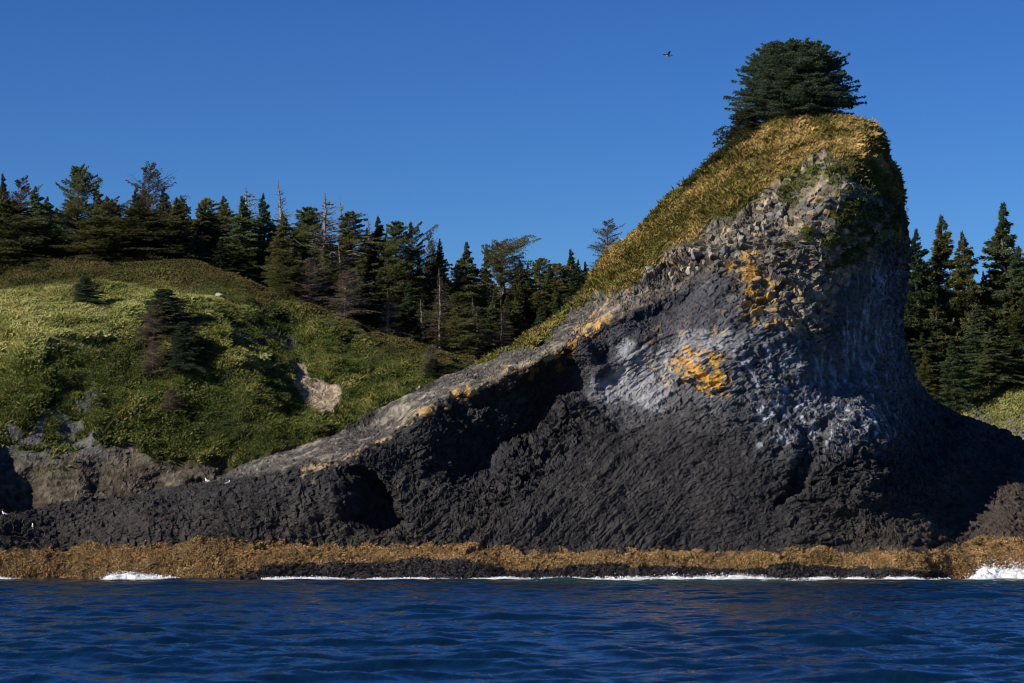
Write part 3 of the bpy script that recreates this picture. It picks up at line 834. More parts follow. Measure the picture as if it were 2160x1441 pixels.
palB = [(0.030, 0.036, 0.009), (0.055, 0.056, 0.014), (0.085, 0.075, 0.020), (0.11, 0.085, 0.030), (0.15, 0.11, 0.045)]
cG = grass_cols(p, u_, v_, rng, palG, 0.45, 251); cY = grass_cols(p, u_, v_, rng, palY, 0.35, 252); cB = grass_cols(p, u_, v_, rng, palB, 0.3, 253)
zone_y = np.clip(zone_y, 0, 1)
cc = cG * (1 - zone_y[:, None]) + cY * zone_y[:, None]
cc = cc * 1.3
cc = cc * (1 - zone_b[:, None]) + cB * zone_b[:, None]
h = (0.20 + 0.34 * rng.random(len(p))) * (1 + 0.8 * tall) * (1 + 0.35 * zone_y) * (1 - 0.3 * zone_b)
lean = np.stack([0.2 + 0.4 * rng.normal(size=len(p)), 0.35 * rng.normal(size=len(p)) - 0.25, 0 * h], 1)
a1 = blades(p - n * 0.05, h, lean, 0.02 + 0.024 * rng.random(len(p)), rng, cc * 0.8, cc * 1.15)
wb2 = np.zeros((hl.nr, hl.nc)); wb2[hl.front - 1:hl.front + 3] = inf2[hl.front - 1:hl.front + 3]
p, n, u_, v_ = scatter(hl, wb2, 12000, rng, False)
cB = grass_cols(p, u_, v_, rng, palB, 0.3, 253)
h = 0.2 + 0.35 * rng.random(len(p))
lean = np.stack([0.2 + 0.4 * rng.normal(size=len(p)), 0.35 * rng.normal(size=len(p)), 0 * h], 1)
a2 = blades(p, h, lean, 0.035 + 0.05 * rng.random(len(p)), rng, cB * 0.8, cB * 1.1)
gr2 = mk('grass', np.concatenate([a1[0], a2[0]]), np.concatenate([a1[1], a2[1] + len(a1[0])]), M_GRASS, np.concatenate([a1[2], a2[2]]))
tag(gr2, 'long yellow green grass growing all over the hill on the left', 'grass', kind='stuff')

p, n, u_, v_ = scatter(gs, gs.green * ((gs.u > 1900) & (gs.u < 2230)), 24000, rng)
cY = grass_cols(p, u_, v_, rng, palY, 0.35, 254)
h = 0.2 + 0.3 * rng.random(len(p))
lean = np.stack([0.2 + 0.4 * rng.normal(size=len(p)), 0.35 * rng.normal(size=len(p)) - 0.2, 0 * h], 1)
a1 = blades(p, h, lean, 0.04 + 0.05 * rng.random(len(p)), rng, cY * 0.8, cY * 1.1)
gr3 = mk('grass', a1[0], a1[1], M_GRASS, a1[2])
tag(gr3, 'bright green grass on the knoll under the spruces right of the stack', 'grass', kind='stuff')


def shrubbery(cp, rad, per, rng, cols, lsz):
    """leafy mounds: leaves on and inside low domes at cp"""
    k = len(cp)
    idx = np.repeat(np.arange(k), per)
    d = rng.normal(size=(len(idx), 3)); d[:, 2] = np.abs(d[:, 2]) * 0.9; d[:, 1] -= 0.35
    d /= np.linalg.norm(d, axis=1, keepdims=True)
    rr = rad[idx] * (0.65 + 0.4 * rng.random(len(idx)))
    pos = cp[idx] + d * rr[:, None] * np.array([1.15, 1.0, 0.85])
    c = cols[idx] * (0.65 + 0.7 * rng.random(len(idx)))[:, None]
    return leaves(pos, d + rng.normal(size=d.shape) * 0.7, lsz * (0.6 + 0.8 * rng.random(len(idx))), lsz * (0.4 + 0.4 * rng.random(len(idx))), rng, c)


# broad-leaved undergrowth on the hill
m_sh = np.clip(poly(hl.u, hl.v, [(-40, 780), (60, 760), (110, 720), (240, 720), (240, 830), (420, 770), (620, 800), (650, 860), (700, 900), (600, 940), (500, 960), (380, 945), (240, 920), (170, 870), (60, 900), (-40, 900)], 20)
               + 0.6 * poly(hl.u, hl.v, [(430, 600), (560, 640), (680, 700), (880, 770), (900, 820), (760, 900), (700, 870), (610, 780), (480, 720)], 20) + 1.2 * hl.tuft, 0, 1) * inf2 * np.clip(1 - hl.bare * 0.9, 0, 1)
cp, n, u_, v_ = scatter(hl, m_sh, 1900, rng)
pc = grass_cols(cp, u_, v_, rng, [(0.016, 0.030, 0.008), (0.036, 0.062, 0.012), (0.080, 0.120, 0.022), (0.16, 0.20, 0.04), (0.15, 0.12, 0.04)], 0.6, 261)
sz = 0.25 + 0.95 * rng.random(len(cp)) ** 3
a1 = shrubbery(cp, sz, 110, rng, pc, 0.105)
un = mk('undergrowth', a1[0], a1[1], M_LEAF, a1[2])
tag(un, 'low leafy green undergrowth in mounds on the lower slope of the hill', 'undergrowth', kind='stuff')
# herbs and moss hanging on the stack face
m_st = poly(cs.u, cs.v, [(1640, 390), (1700, 345), (1830, 320), (1910, 370), (1918, 480), (1850, 480), (1830, 560), (1760, 610), (1690, 570), (1650, 520)], 20) * np.clip(cs.grass * 1.2, 0, 1) * (1 - cs.zg)
m_st = m_st * (0.35 + 0.65 * ss(370, 430, cs.v)) + 0.5 * cs.zg * inframe * ss(0.1, 0.35, cs.n1)
cp, n, u_, v_ = scatter(cs, m_st, 1300, rng)
pc = grass_cols(cp, u_, v_, rng, [(0.022, 0.036, 0.008), (0.042, 0.060, 0.012), (0.075, 0.092, 0.018), (0.12, 0.12, 0.028), (0.18, 0.15, 0.04)], 0.6, 262)
a1 = shrubbery(cp, 0.12 + 0.30 * rng.random(len(cp)) ** 2, 45, rng, pc, 0.11)
un2 = mk('undergrowth', a1[0], a1[1], M_LEAF, a1[2])
tag(un2, 'green herbs and moss clinging in the cracks of the upper stack', 'undergrowth', kind='stuff')
# dark shrub belt on the skyline shoulder of the stack
R = resample([(1452, 384, 0), (1500, 340, 0), (1540, 305, 0), (1580, 283, 0)], 2.0)
k = rng.integers(0, len(R), 330)
uu_, vv_ = R[k, 0] + rng.normal(size=330) * 5, R[k, 1] + 4 + rng.random(330) * 16
cp = at(uu_, vv_, 266 + rng.random(330) * 2.5)
pc = np.tile(np.array([[0.028, 0.040, 0.010]]), (330, 1)) * (0.6 + 0.8 * rng.random(330))[:, None]
a1 = shrubbery(cp, 0.25 + 0.35 * rng.random(330), 70, rng, pc, 0.13)
sb = mk('shrubs', a1[0], a1[1], M_LEAF, a1[2])
tag(sb, 'dark leafy shrubs along the skyline below the big tree on the stack', 'shrubs', kind='stuff')

# ------------------------------------------------------------------ trees
GREEN, OLIVE, BROWN, GREY = (0.112, 0.138, 0.060), (0.16, 0.150, 0.050), (0.115, 0.078, 0.048), (0.23, 0.20, 0.18)
BARK = (0.085, 0.066, 0.052)


def tubes(segs, sides=4):
    """tapered tubes; segs: list of (points (k,3), radii (k,))"""
    V, F, b = [], [], 0
    for pts, rad in segs:
        pts = np.asarray(pts, float); k = len(pts)
        t = np.gradient(pts, axis=0); t /= np.linalg.norm(t, axis=1, keepdims=True) + 1e-9
        ref = np.where(np.abs(t[:, 2:3]) > 0.9, np.array([[1.0, 0, 0]]), np.array([[0, 0, 1.0]]))
        s1 = np.cross(t, ref); s1 /= np.linalg.norm(s1, axis=1, keepdims=True) + 1e-9
        s2 = np.cross(t, s1)
        an = np.arange(sides) * 2 * np.pi / sides
        ring = pts[:, None] + (s1[:, None] * np.cos(an)[None, :, None] + s2[:, None] * np.sin(an)[None, :, None]) * np.asarray(rad)[:, None, None]
        V.append(ring.reshape(-1, 3))
        i = np.arange(k - 1)[:, None] * sides; j = np.arange(sides)[None]
        a = (i + j).ravel(); c = (i + (j + 1) % sides).ravel()
        F.append(np.stack([a, c, c + sides, a + sides], 1) + b)
        b += k * sides
    return np.concatenate(V), np.concatenate(F)


def conifer(seed, H=10.0, R=2.6, nb=150, z0=0.06, shape='cone', droop=0.35, wind=0.25, sprays=14, foliage=1.0, size=0.34, leaf=GREEN, dead=0.0, top_bend=0.0, rag=0.3, up=0.15, wide=0.40, wood=BARK, storey=0.16, inner=0.18, lift=0.10, tuft=0.0):
    """one conifer: crown arrays and wood arrays"""
    rng = np.random.default_rng(seed)
    zs = np.linspace(0, 1, 12)
    wob = np.cumsum(rng.normal(size=(12, 2)) * 0.05 * H / 12, axis=0)
    bend = top_bend * H * zs ** 3
    axis = np.stack([wob[:, 0] + bend, wob[:, 1], zs * H], 1)
    trad = 0.020 * H * (1 - zs) ** 0.8 + 0.012
    segs = [(axis, trad)]
    fz = z0 + (1 - z0) * (np.arange(nb) + rng.random(nb)) / nb
    rel = (fz - z0) / (1 - z0)
    if shape == 'cone':
        prof = (1 - rel) ** 1.2 * (0.85 + 0.15 * ss(0, 0.15, rel)) + 0.012
    elif shape == 'dome':
        prof = np.clip(1 - rel ** 1.5, 0, 1) ** 0.72 * (0.82 + 0.18 * ss(0, 0.15, rel)) + 0.05
    elif shape == 'flat':
        prof = ss(0.0, 0.5, rel) * (1.0 - 0.55 * ss(0.85, 1.0, rel)) + 0.12
    else:
        prof = (0.55 + 0.6 * np.sin(rel * 9.0 + seed) ** 2) * (1 - rel) ** 0.45 + 0.08
    # whorls bunch into storeys with gaps between
    lay = 0.92 + storey * np.sin(fz * H * 2.2 + seed)
    P, D, T, Z = [], [], [], []
    for k in range(nb):
        az = rng.random() * 2 * np.pi
        L = R * prof[k] * (1 - rag + 2 * rag * rng.random()) * lay[k] * (1 + wind * math.cos(az))
        if L < 0.04: L = 0.04
        st = np.array([np.interp(fz[k], zs, axis[:, i]) for i in range(3)])
        o = np.array([math.cos(az), math.sin(az), 0])
        t = np.linspace(0, 1, 5)
        rise = up * (0.6 + 1.2 * rel[k])
        c = st + o * (L * t)[:, None] + np.array([0, 0, 1.0]) * (L * (rise * t * 1.6 - droop * (1 - 0.8 * rel[k]) * t ** 2))[:, None]
        c[1:] += rng.normal(size=(4, 3)) * 0.03 * L
        segs.append((c, np.linspace(0.012 + 0.010 * L, 0.006, 5) * (2.0 if dead > 0.9 else 1.0)))
        isdead = rng.random() < dead
        if isdead:
            # bare forked twigs
            for q in range(4):
                s0 = c[rng.integers(1, 4)]
                e0 = s0 + (o * 0.7 + rng.normal(size=3) * 0.6) * 0.30 * L
                segs.append((np.stack([s0, (s0 + e0) / 2 + rng.normal(size=3) * 0.04 * L, e0]), np.array([0.010, 0.007, 0.004]) * (2.2 if dead > 0.9 else 1.0)))
            continue
        ns = int(sprays * (0.4 + L / R) * foliage) + 2
        tt = inner + (1.04 - inner) * rng.random(ns) ** 0.8
        pos = np.stack([np.interp(np.minimum(tt, 1), t, c[:, i]) for i in range(3)], 1)
        side = np.array([-o[1], o[0], 0])
        lat = rng.normal(size=ns) * wide * 0.5 * L * np.clip(1.15 - tt, 0.2, 1)
        pos += side * lat[:, None] + np.array([0, 0, 1]) * (rng.normal(size=ns) * 0.05 - 0.16 * np.abs(lat))[:, None]
        if tuft:                                         # foliage gathers in rounded tufts at the branch ends
            pos = c[-1] + rng.normal(size=(ns, 3)) * np.array([tuft, tuft, tuft * 0.6])
            T0 = pos[:, 2] - c[-1, 2]
        pos = np.repeat(pos, 3, 0); m = len(pos)
        dd = o * 0.9 + side * (np.sign(np.repeat(lat, 3)) * 0.55)[:, None] + rng.normal(size=(m, 3)) * 0.45 + np.array([0, 0, lift])
        Z.append(np.full(m, np.clip(0.3 + 3.2 * (1 - rel[k]), 0.3, 1.0) if shape == 'cone' else 1.0))
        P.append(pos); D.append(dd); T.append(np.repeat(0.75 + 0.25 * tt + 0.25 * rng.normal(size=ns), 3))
    cr = None
    if P:
        P = np.concatenate(P); D = np.concatenate(D); T = np.concatenate(T); Z = np.concatenate(Z)
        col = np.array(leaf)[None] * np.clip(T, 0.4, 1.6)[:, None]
        m = rng.random(len(P)) < 0.12
        col[m] = col[m] * np.array([[1.6, 1.15, 0.8]])
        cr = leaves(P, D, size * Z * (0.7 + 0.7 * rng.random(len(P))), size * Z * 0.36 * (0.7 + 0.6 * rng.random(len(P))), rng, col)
    wv_, wf_ = tubes(segs)
    wcol = np.array(wood)[None] * (0.8 + 0.4 * rng.random(len(wv_)))[:, None]
    return cr, (wv_, wf_, wcol)


def tree_thing(name, data):
    root = bpy.data.objects.new(name, None)
    C.objects.link(root)
    cr, wd = data
    mk('trunk', wd[0], wd[1], M_WOOD, wd[2], root)
    if cr is not None:
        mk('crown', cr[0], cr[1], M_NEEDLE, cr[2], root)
    return root


def copy_tree(src):
    r = src.copy(); C.objects.link(r)
    for ch in list(src.children):
        c = ch.copy(); C.objects.link(c); c.parent = r
    return r


PROTO = {}
for i in range(4):
    PROTO['spruce%d' % i] = ('spruce_tree', conifer(300 + i, R=2.3 + 0.3 * i, nb=260, sprays=75, droop=0.42, size=0.16, leaf=[GREEN, (0.13, 0.14, 0.050), (0.10, 0.135, 0.066), (0.145, 0.145, 0.052)][i], rag=0.5, storey=0.17, lift=0.2))
for i in range(2):
    PROTO['round%d' % i] = ('spruce_tree', conifer(320 + i, R=3.0, nb=260, sprays=75, size=0.16, shape='dome', droop=0.3, leaf=[(0.11, 0.120, 0.045), OLIVE][i], rag=0.45, storey=0.25))
PROTO['open0'] = ('pine_tree', conifer(330, R=2.7, nb=110, z0=0.38, sprays=110, size=0.16, storey=0.3, shape='wild', droop=0.12, up=0.28, leaf=(0.11, 0.118, 0.040), rag=0.45, wide=0.7, wind=0.2))
PROTO['open1'] = ('pine_tree', conifer(331, R=2.4, nb=80, z0=0.30, sprays=110, size=0.16, storey=0.3, shape='wild', droop=0.15, up=0.30, leaf=(0.105, 0.115, 0.040), rag=0.5, wide=0.7, wind=0.55))
PROTO['flat'] = ('pine_tree', conifer(340, R=3.6, nb=120, z0=0.50, sprays=110, size=0.16, shape='flat', droop=0.1, up=0.12, leaf=(0.11, 0.112, 0.04), rag=0.35, wide=0.7, wind=0.35))
PROTO['brown'] = ('pine_tree', conifer(350, R=3.0, nb=150, z0=0.15, sprays=55, size=0.15, storey=0.3, shape='wild', droop=0.1, up=0.25, leaf=BROWN, dead=0.25, rag=0.45, wide=0.6, wood=(0.12, 0.09, 0.07)))
PROTO['snag0'] = ('dead_tree', conifer(360, R=1.7, nb=110, z0=0.25, shape='cone', droop=0.0, up=0.3, dead=1.0, rag=0.5, wood=GREY))
PROTO['snag1'] = ('dead_tree', conifer(361, R=2.4, nb=130, z0=0.3, shape='cone', droop=0.2, up=0.25, dead=0.93, foliage=0.5, leaf=OLIVE, rag=0.5, wood=GREY))
PROTO['thin'] = ('dead_tree', conifer(363, R=2.8, nb=170, z0=0.05, sprays=24, size=0.15, shape='cone', droop=0.35, dead=0.55, foliage=0.8, leaf=(0.10, 0.075, 0.045), rag=0.4, wood=(0.15, 0.12, 0.10)))
PROTO['bush'] = ('spruce_tree', conifer(370, R=3.2, nb=260, z0=0.02, sprays=90, size=0.20, shape='dome', droop=0.3, leaf=(0.060, 0.085, 0.050), rag=0.35, storey=0.15))
PROTO['deadbush'] = ('dead_tree', conifer(371, R=3.4, nb=260, z0=0.03, sprays=34, size=0.22, shape='dome', droop=0.25, up=0.25, dead=0.45, leaf=(0.15, 0.105, 0.080), rag=0.4, storey=0.2, wood=(0.20, 0.16, 0.135)))
first = {}


def plant(kind, u, vtop, vbase, Y, wpx, label, group=None, rz=None, name=None):
    """put a tree whose tip is at photo row vtop, standing at row vbase, crown width wpx pixels"""
    nm, data = PROTO[kind]
    if kind not in first:
        first[kind] = r = tree_thing(nm, data)
    else:
        r = copy_tree(first[kind])
        r.name = nm
    H = (vbase - vtop) * Y / FPX
    zs = H / 10.0
    xs = (wpx * Y / FPX) / PW[kind]
    r.location = at(u, vbase, Y)
    r.rotation_euler = (0, 0, (random.random() - 0.5) * 1.2 if rz is None else rz)
    r.scale = (xs, xs, zs)
    if name: r.name = name
    cat = {'spruce_tree': 'spruce', 'pine_tree': 'pine', 'dead_tree': 'dead tree'}[nm]
    tag(r, label, cat, group)
    return r


PW = {}
for k_, (nm_, dat_) in PROTO.items():
    pts = dat_[0][0] if dat_[0] is not None else dat_[1][0]
    PW[k_] = float(np.percentile(pts[:, 0], 98) - np.percentile(pts[:, 0], 2)) * 1.03
random.seed(5)
SKY = [  # kind, u, v of the tip, v of the foot, distance, width in pixels, label
    ('spruce0', 8, 368, 585, 318, 62, 'dark spruce with a thin spire at the far left edge of the wood'),
    ('brown', 42, 382, 580, 312, 92, 'brownish half bare tree behind the spruces at the left edge'),
    ('round0', 12, 425, 592, 304, 120, 'broad dark spruce low at the left edge above the grass'),
    ('spruce2', 78, 393, 575, 309, 78, 'ragged spruce just left of the tall open crowned pine'),
    ('open0', 160, 357, 565, 312, 100, 'tall open crowned green pine standing above the left wood'),
    ('open1', 228, 418, 560, 309, 66, 'small windblown pine between the tall green pine and the rusty one'),
    ('brown', 312, 354, 552, 316, 112, 'rusty brown domed pine rising above the wood on the hill'),
    ('round1', 200, 460, 560, 302, 105, 'low olive spruce at the hill crest under the tall open pine'),
    ('round0', 285, 440, 548, 305, 110, 'dark round spruce at the foot of the rusty brown pine'),
    ('spruce1', 374, 418, 560, 310, 66, 'pointed dark spruce right of the rusty brown pine'),
    ('spruce3', 428, 432, 570, 312, 62, 'blunt spruce midway between the rusty pine and the twiggy dead top'),
    ('snag0', 462, 425, 575, 325, 34, 'thin bare spire left of the twiggy dead top'),
    ('snag1', 517, 392, 600, 318, 62, 'twiggy pale dead top above a dark spruce'),
    ('spruce0', 516, 415, 595, 309, 84, 'tall dark spruce in front of the twiggy dead top'),
    ('spruce2', 556, 408, 605, 311, 60, 'dark spruce with a bent tip left of the tall bare snag'),
    ('snag0', 594, 380, 600, 314, 52, 'tall bare grey snag spire on the skyline'),
    ('spruce3', 600, 448, 615, 306, 66, 'spruce growing at the foot of the tall bare snag'),
    ('round0', 645, 440, 630, 312, 74, 'dense rounded spruce with pale trunk left of the grey dead spruce'),
    ('snag1', 684, 408, 625, 309, 62, 'grey dead spruce with level bare branches'),
    ('snag0', 722, 416, 610, 322, 34, 'small dead top directly right of the grey dead spruce'),
    ('round1', 735, 448, 640, 310, 68, 'olive round topped spruce under the small dead top'),
    ('snag0', 780, 450, 640, 318, 30, 'thin dead tip between two round topped spruces'),
    ('spruce1', 797, 458, 650, 312, 62, 'spiky dark spruce right of the thin dead tip'),
    ('round0', 832, 470, 655, 309, 62, 'rounded dark spruce left of the windblown pine'),
    ('open1', 868, 474, 660, 311, 60, 'windblown open pine with branches streaming to the right'),
    ('brown', 905, 498, 670, 315, 46, 'reddish brown spruce tip with a pale trunk showing'),
    ('spruce1', 931, 505, 680, 312, 42, 'narrow spruce right of the reddish brown tip'),
    ('spruce0', 984, 512, 700, 311, 78, 'dark spruce with a crooked tip left of the flat topped pine'),
    ('spruce3', 1029, 514, 690, 322, 40, 'small pointed tip just behind the flat topped pine'),
    ('flat', 1058, 520, 690, 309, 84, 'flat topped umbrella shaped pine on the skyline'),
    ('spruce2', 1116, 558, 710, 322, 52, 'first small spruce right of the flat topped pine'),
    ('spruce1', 1158, 558, 715, 325, 46, 'second small spruce right of the flat topped pine'),
    ('spruce0', 1192, 566, 720, 328, 44, 'small spruce left of the pair beside the stack slope'),
    ('spruce2', 1222, 548, 725, 322, 46, 'small pointed spruce nearest the grassy slope of the stack'),
    ('brown', 1280, 468, 590, 280, 78, 'small brown needled tree leaning out behind the grassy stack slope'),
    ('spruce2', 1937, 484, 830, 316, 92, 'blue green spruce closest to the right side of the stack'),
    ('spruce1', 1992, 458, 830, 319, 104, 'tall pointed spruce second from the right side of the stack'),
    ('spruce3', 2043, 490, 825, 316, 96, 'shorter spruce between the two tallest right hand spruces'),
    ('spruce0', 2116, 431, 820, 319, 120, 'tallest spruce of the right hand group with layered top'),
    ('spruce2', 2156, 520, 815, 314, 110, 'dense spruce at the right edge of the picture'),
]
for k_, u, vt, vb, Y, w, lab in SKY:
    plant(k_, u, vt, vb, Y, w * ((1.9 if u > 1900 else 1.6) if k_[:5] in ('spruc', 'round') else 1.1), lab)
for k_, u, vt, vb, Y, w, lab in [
    ('deadbush', 652, 545, 640, 293, 78, 'bare brown grey bush tree at the wood edge above the hill crest'),
    ('deadbush', 728, 572, 672, 290, 92, 'wide leafless greyish tree leaning over the hill crest'),
    ('thin', 930, 565, 735, 296, 86, 'half dead brownish spruce in the hollow with pale upper branches'),
    ('thin', 1060, 650, 740, 298, 70, 'thin brownish spruce low in the hollow by the stack slope'),
    ('thin', 820, 610, 715, 292, 70, 'thin half bare spruce above the right end of the hill'),
]:
    plant(k_, u, vt, vb, Y, w, lab)
# the mass of the wood: tiers of spruces on the hillside
kinds = ['spruce0', 'spruce1', 'spruce2', 'spruce3', 'round0', 'round1', 'spruce2', 'thin']


def tier(u0, u1, step, Y0, Y1, hpx, group, label, kinds=kinds, wf=0.72):
    u = u0
    while u < u1:
        Y = Y0 + (Y1 - Y0) * random.random()
        vb = float(ground_v(u, Y)) + 6
        hh = hpx * (0.75 + 0.5 * random.random())
        k_ = random.choice(kinds)
        plant(k_, u, vb - hh, vb, Y, hh * wf * 1.0 * (0.8 + 0.4 * random.random()), label, group, rz=random.random() * 0.9 - 0.45)
        u += step * (0.7 + 0.6 * random.random())


tier(-60, 620, 44, 303, 308, 92, 'spruces along the front of the left wood', 'dark spruce in the front row of the wood on the hill crest')
tier(-80, 640, 40, 309, 324, 125, 'spruces deep in the left wood', 'dark green spruce crowded in the middle of the left wood', wf=0.66)
tier(600, 1010, 40, 294, 299, 110, 'spruces at the lower edge of the hollow', 'dark spruce at the lower edge of the wood in the hollow')
tier(620, 1240, 38, 300, 308, 125, 'spruces low in the hollow', 'dark spruce low in the wooded hollow left of the stack')
tier(620, 1260, 36, 309, 322, 145, 'spruces halfway up the hollow', 'dark spruce halfway up the wooded hollow left of the stack', wf=0.62)
tier(620, 1280, 38, 324, 345, 150, 'spruces at the back of the hollow', 'spruce in the back rows of the wooded hollow left of the stack', wf=0.6)
tier(-60, 640, 48, 312, 330, 140, 'spruces at the back of the left wood', 'spruce in the back rows of the left wood', wf=0.6)
tier(640, 1230, 40, 304, 316, 105, 'small spruces in the hollow', 'smaller spruce filling a gap in the wooded hollow left of the stack', wf=0.8)
R_K = ['spruce0', 'spruce1', 'spruce2', 'spruce3', 'spruce2']
tier(1880, 2230, 52, 309, 312, 150, 'spruces in front of the right wood', 'bushy spruce in the front row of the wood right of the stack', R_K)
tier(1890, 2240, 40, 312, 317, 200, 'spruces in the right wood', 'tall spruce within the wood right of the stack', R_K, 0.6)
tier(1880, 2240, 44, 318, 340, 230, 'spruces behind the right wood', 'spruce in the back rows of the wood right of the stack', R_K, 0.52)
plant('spruce2', 2010, 715, 868, 303, 92, 'lone bushy spruce in front of the right wood beside the grassy knoll')
plant('spruce3', 1958, 735, 862, 304, 80, 'bushy low spruce tucked against the foot of the stack on the right')
plant('spruce0', 2090, 690, 812, 306, 100, 'broad spruce standing on top of the grassy knoll')


def on_hill(u, v):
    i = np.argmin((hl.u[:hl.front] - u) ** 2 + (hl.v[:hl.front] - v) ** 2)
    return hl.P[:hl.front].reshape(-1, 3)[i]


for k_, u, vt, vb, w, lab in [
    ('bush', 178, 590, 648, 62, 'small dark round spruce alone in the pale grass of the hill'),
    ('bush', 345, 606, 705, 105, 'dark blue green spruce in the middle of the hill above the dead bush'),
    ('bush', 386, 680, 790, 78, 'narrow green spruce right of the dead bushes on the hill'),
    ('deadbush', 325, 645, 722, 74, 'upper brown leafless bush on the hill below the dark spruce'),
    ('deadbush', 325, 722, 792, 70, 'lower grey brown leafless bush on the hill beside the narrow spruce'),
    ('deadbush', 358, 822, 872, 62, 'small brown dark bush low on the hill above the bare rock'),
    ('deadbush', 905, 735, 790, 52, 'brown leafless bush at the right end of the hill'),
    ('bush', 915, 760, 800, 46, 'small dark shrub under the brown bush at the right end of the hill'),
]:
    P_ = on_hill(u, vb)
    Yh = P_[1]
    r = plant(k_, u, vt, vb, Yh, w, lab)
    r.location = (P_[0], P_[1], P_[2] - 0.1)

# the big domed spruce on top of the stack
big = conifer(777, H=8.2, R=6.0, nb=760, z0=0.05, shape='dome', droop=0.24, wind=0.05, sprays=120, size=0.19, leaf=(0.105, 0.145, 0.085), rag=0.17, up=0.34, wide=0.50, storey=0.04, inner=0.40, lift=0.40)
bt = tree_thing('spruce_tree', big)
pt = at(1672, 268, 270.5)
bt.location = (pt[0], pt[1], pt[2])
bt.scale = (1.02, 0.9, 0.87)
tag(bt, 'big dense dome shaped spruce standing alone on top of the rock stack', 'spruce')
low = conifer(778, H=4.0, R=2.3, nb=160, z0=0.02, shape='dome', droop=0.3, wind=-0.4, sprays=16, size=0.30, leaf=(0.055, 0.060, 0.024), rag=0.4, up=0.12, wide=0.5)
lt = tree_thing('spruce_tree', low)
pt = at(1578, 300, 269.5)
lt.location = (pt[0], pt[1], pt[2])
lt.scale = (0.9, 0.9, 0.75)
tag(lt, 'low sprawling brownish green spruce at the left foot of the big dome tree', 'spruce')

# ------------------------------------------------------------------ boulders
def boulder(seed, size):
    """an angular broken block: the hull of a few random points, its edges knocked off"""
    rng = np.random.default_rng(seed)
    bm = bmesh.new()
    P = rng.normal(size=(13, 3)); P /= np.linalg.norm(P, axis=1, keepdims=True)
    P = P * (0.75 + 0.4 * rng.random((13, 1))) * np.asarray(size)
    for q in P: bm.verts.new(q)
    r = bmesh.ops.convex_hull(bm, input=bm.verts)
    bmesh.ops.delete(bm, geom=list({g for g in r['geom_interior'] + r['geom_unused'] if isinstance(g, bmesh.types.BMVert)}), context='VERTS')
    bmesh.ops.bevel(bm, geom=list(bm.edges), offset=0.03, segments=1, affect='EDGES')
    bmesh.ops.triangulate(bm, faces=bm.faces)
    bm.verts.index_update()
    V = np.array([v.co[:] for v in bm.verts]); F = np.array([[v.index for v in f.verts] for f in bm.faces])
    bm.free()
    return V, F


rb = boulder(3, (0.50, 0.42, 0.32))
o = mk('boulder', rb[0], rb[1], M_ROCK, np.tile(np.array([[0.42, 0.39, 0.34]]), (len(rb[0]), 1)))
P_ = on_hill(463, 628)
o.location = (P_[0], P_[1] - 0.25, P_[2] + 0.22)
tag(o, 'pale boulder sitting alone in the grass near the hill crest', 'boulder')


def on_cliff(u, v):
    i = np.argmin((cs.u[:cs.front] - u) ** 2 + (cs.v[:cs.front] - v) ** 2)
    return cs.P[:cs.front].reshape(-1, 3)[i]


rng = np.random.default_rng(99)
protos = [boulder(40 + k, (0.62, 0.5, 0.42)) for k in range(6)]
pm = []
spots = []
for k in range(46):
    t = rng.random()
    u = 1400 + 260 * t + rng.normal() * 14; v = 560 - 165 * t + rng.random() * 60 + 6
    spots.append((u, v, 0.45 + 0.65 * rng.random() ** 1.8))
for k, (u, v, s_) in enumerate(spots):
    q_ = k % 6
    if len(pm) <= q_:
        cc_ = [(0.27, 0.24, 0.20), (0.20, 0.185, 0.17), (0.33, 0.29, 0.22), (0.24, 0.22, 0.20), (0.30, 0.25, 0.17), (0.18, 0.17, 0.165)][q_]
        o = mk('boulder', protos[q_][0], protos[q_][1], M_ROCK, np.tile(np.array([cc_]), (len(protos[q_][0]), 1)))
        pm.append(o)
    else:
        o = pm[q_].copy(); C.objects.link(o)
    P_ = on_cliff(u, v)
    o.location = P_ + np.array([0, -0.1, 0.05])
    o.rotation_euler = tuple(rng.random(3) * 6.28)
    o.scale = (s_, s_, s_)
    tag(o, 'angular grey block lying on the rubble slope under the stack grass', 'boulder', 'loose blocks on the rubble slope of the stack')

# ------------------------------------------------------------------ birds
def loft(rings, sides=10):
    """rings: (centre, half width, half height) along an axis; closed ends"""
    V, F = [], []
    an = np.arange(sides) * 2 * np.pi / sides
    for (c, w, h_, t) in rings:
        t = np.asarray(t, float) / np.linalg.norm(t)
        s1 = np.cross(t, (0, 0, 1.0)) if abs(t[2]) < 0.95 else np.array([0, 1.0, 0])
        s1 /= np.linalg.norm(s1); s2 = np.cross(s1, t)
        V.append(np.asarray(c) + s1 * (np.cos(an) * w)[:, None] + s2 * (np.sin(an) * h_)[:, None])
    V = np.concatenate(V)
    for i in range(len(rings) - 1):
        for j in range(sides):
            a = i * sides + j; b_ = i * sides + (j + 1) % sides
            F.append((a, b_, b_ + sides, a + sides))
    return V, F


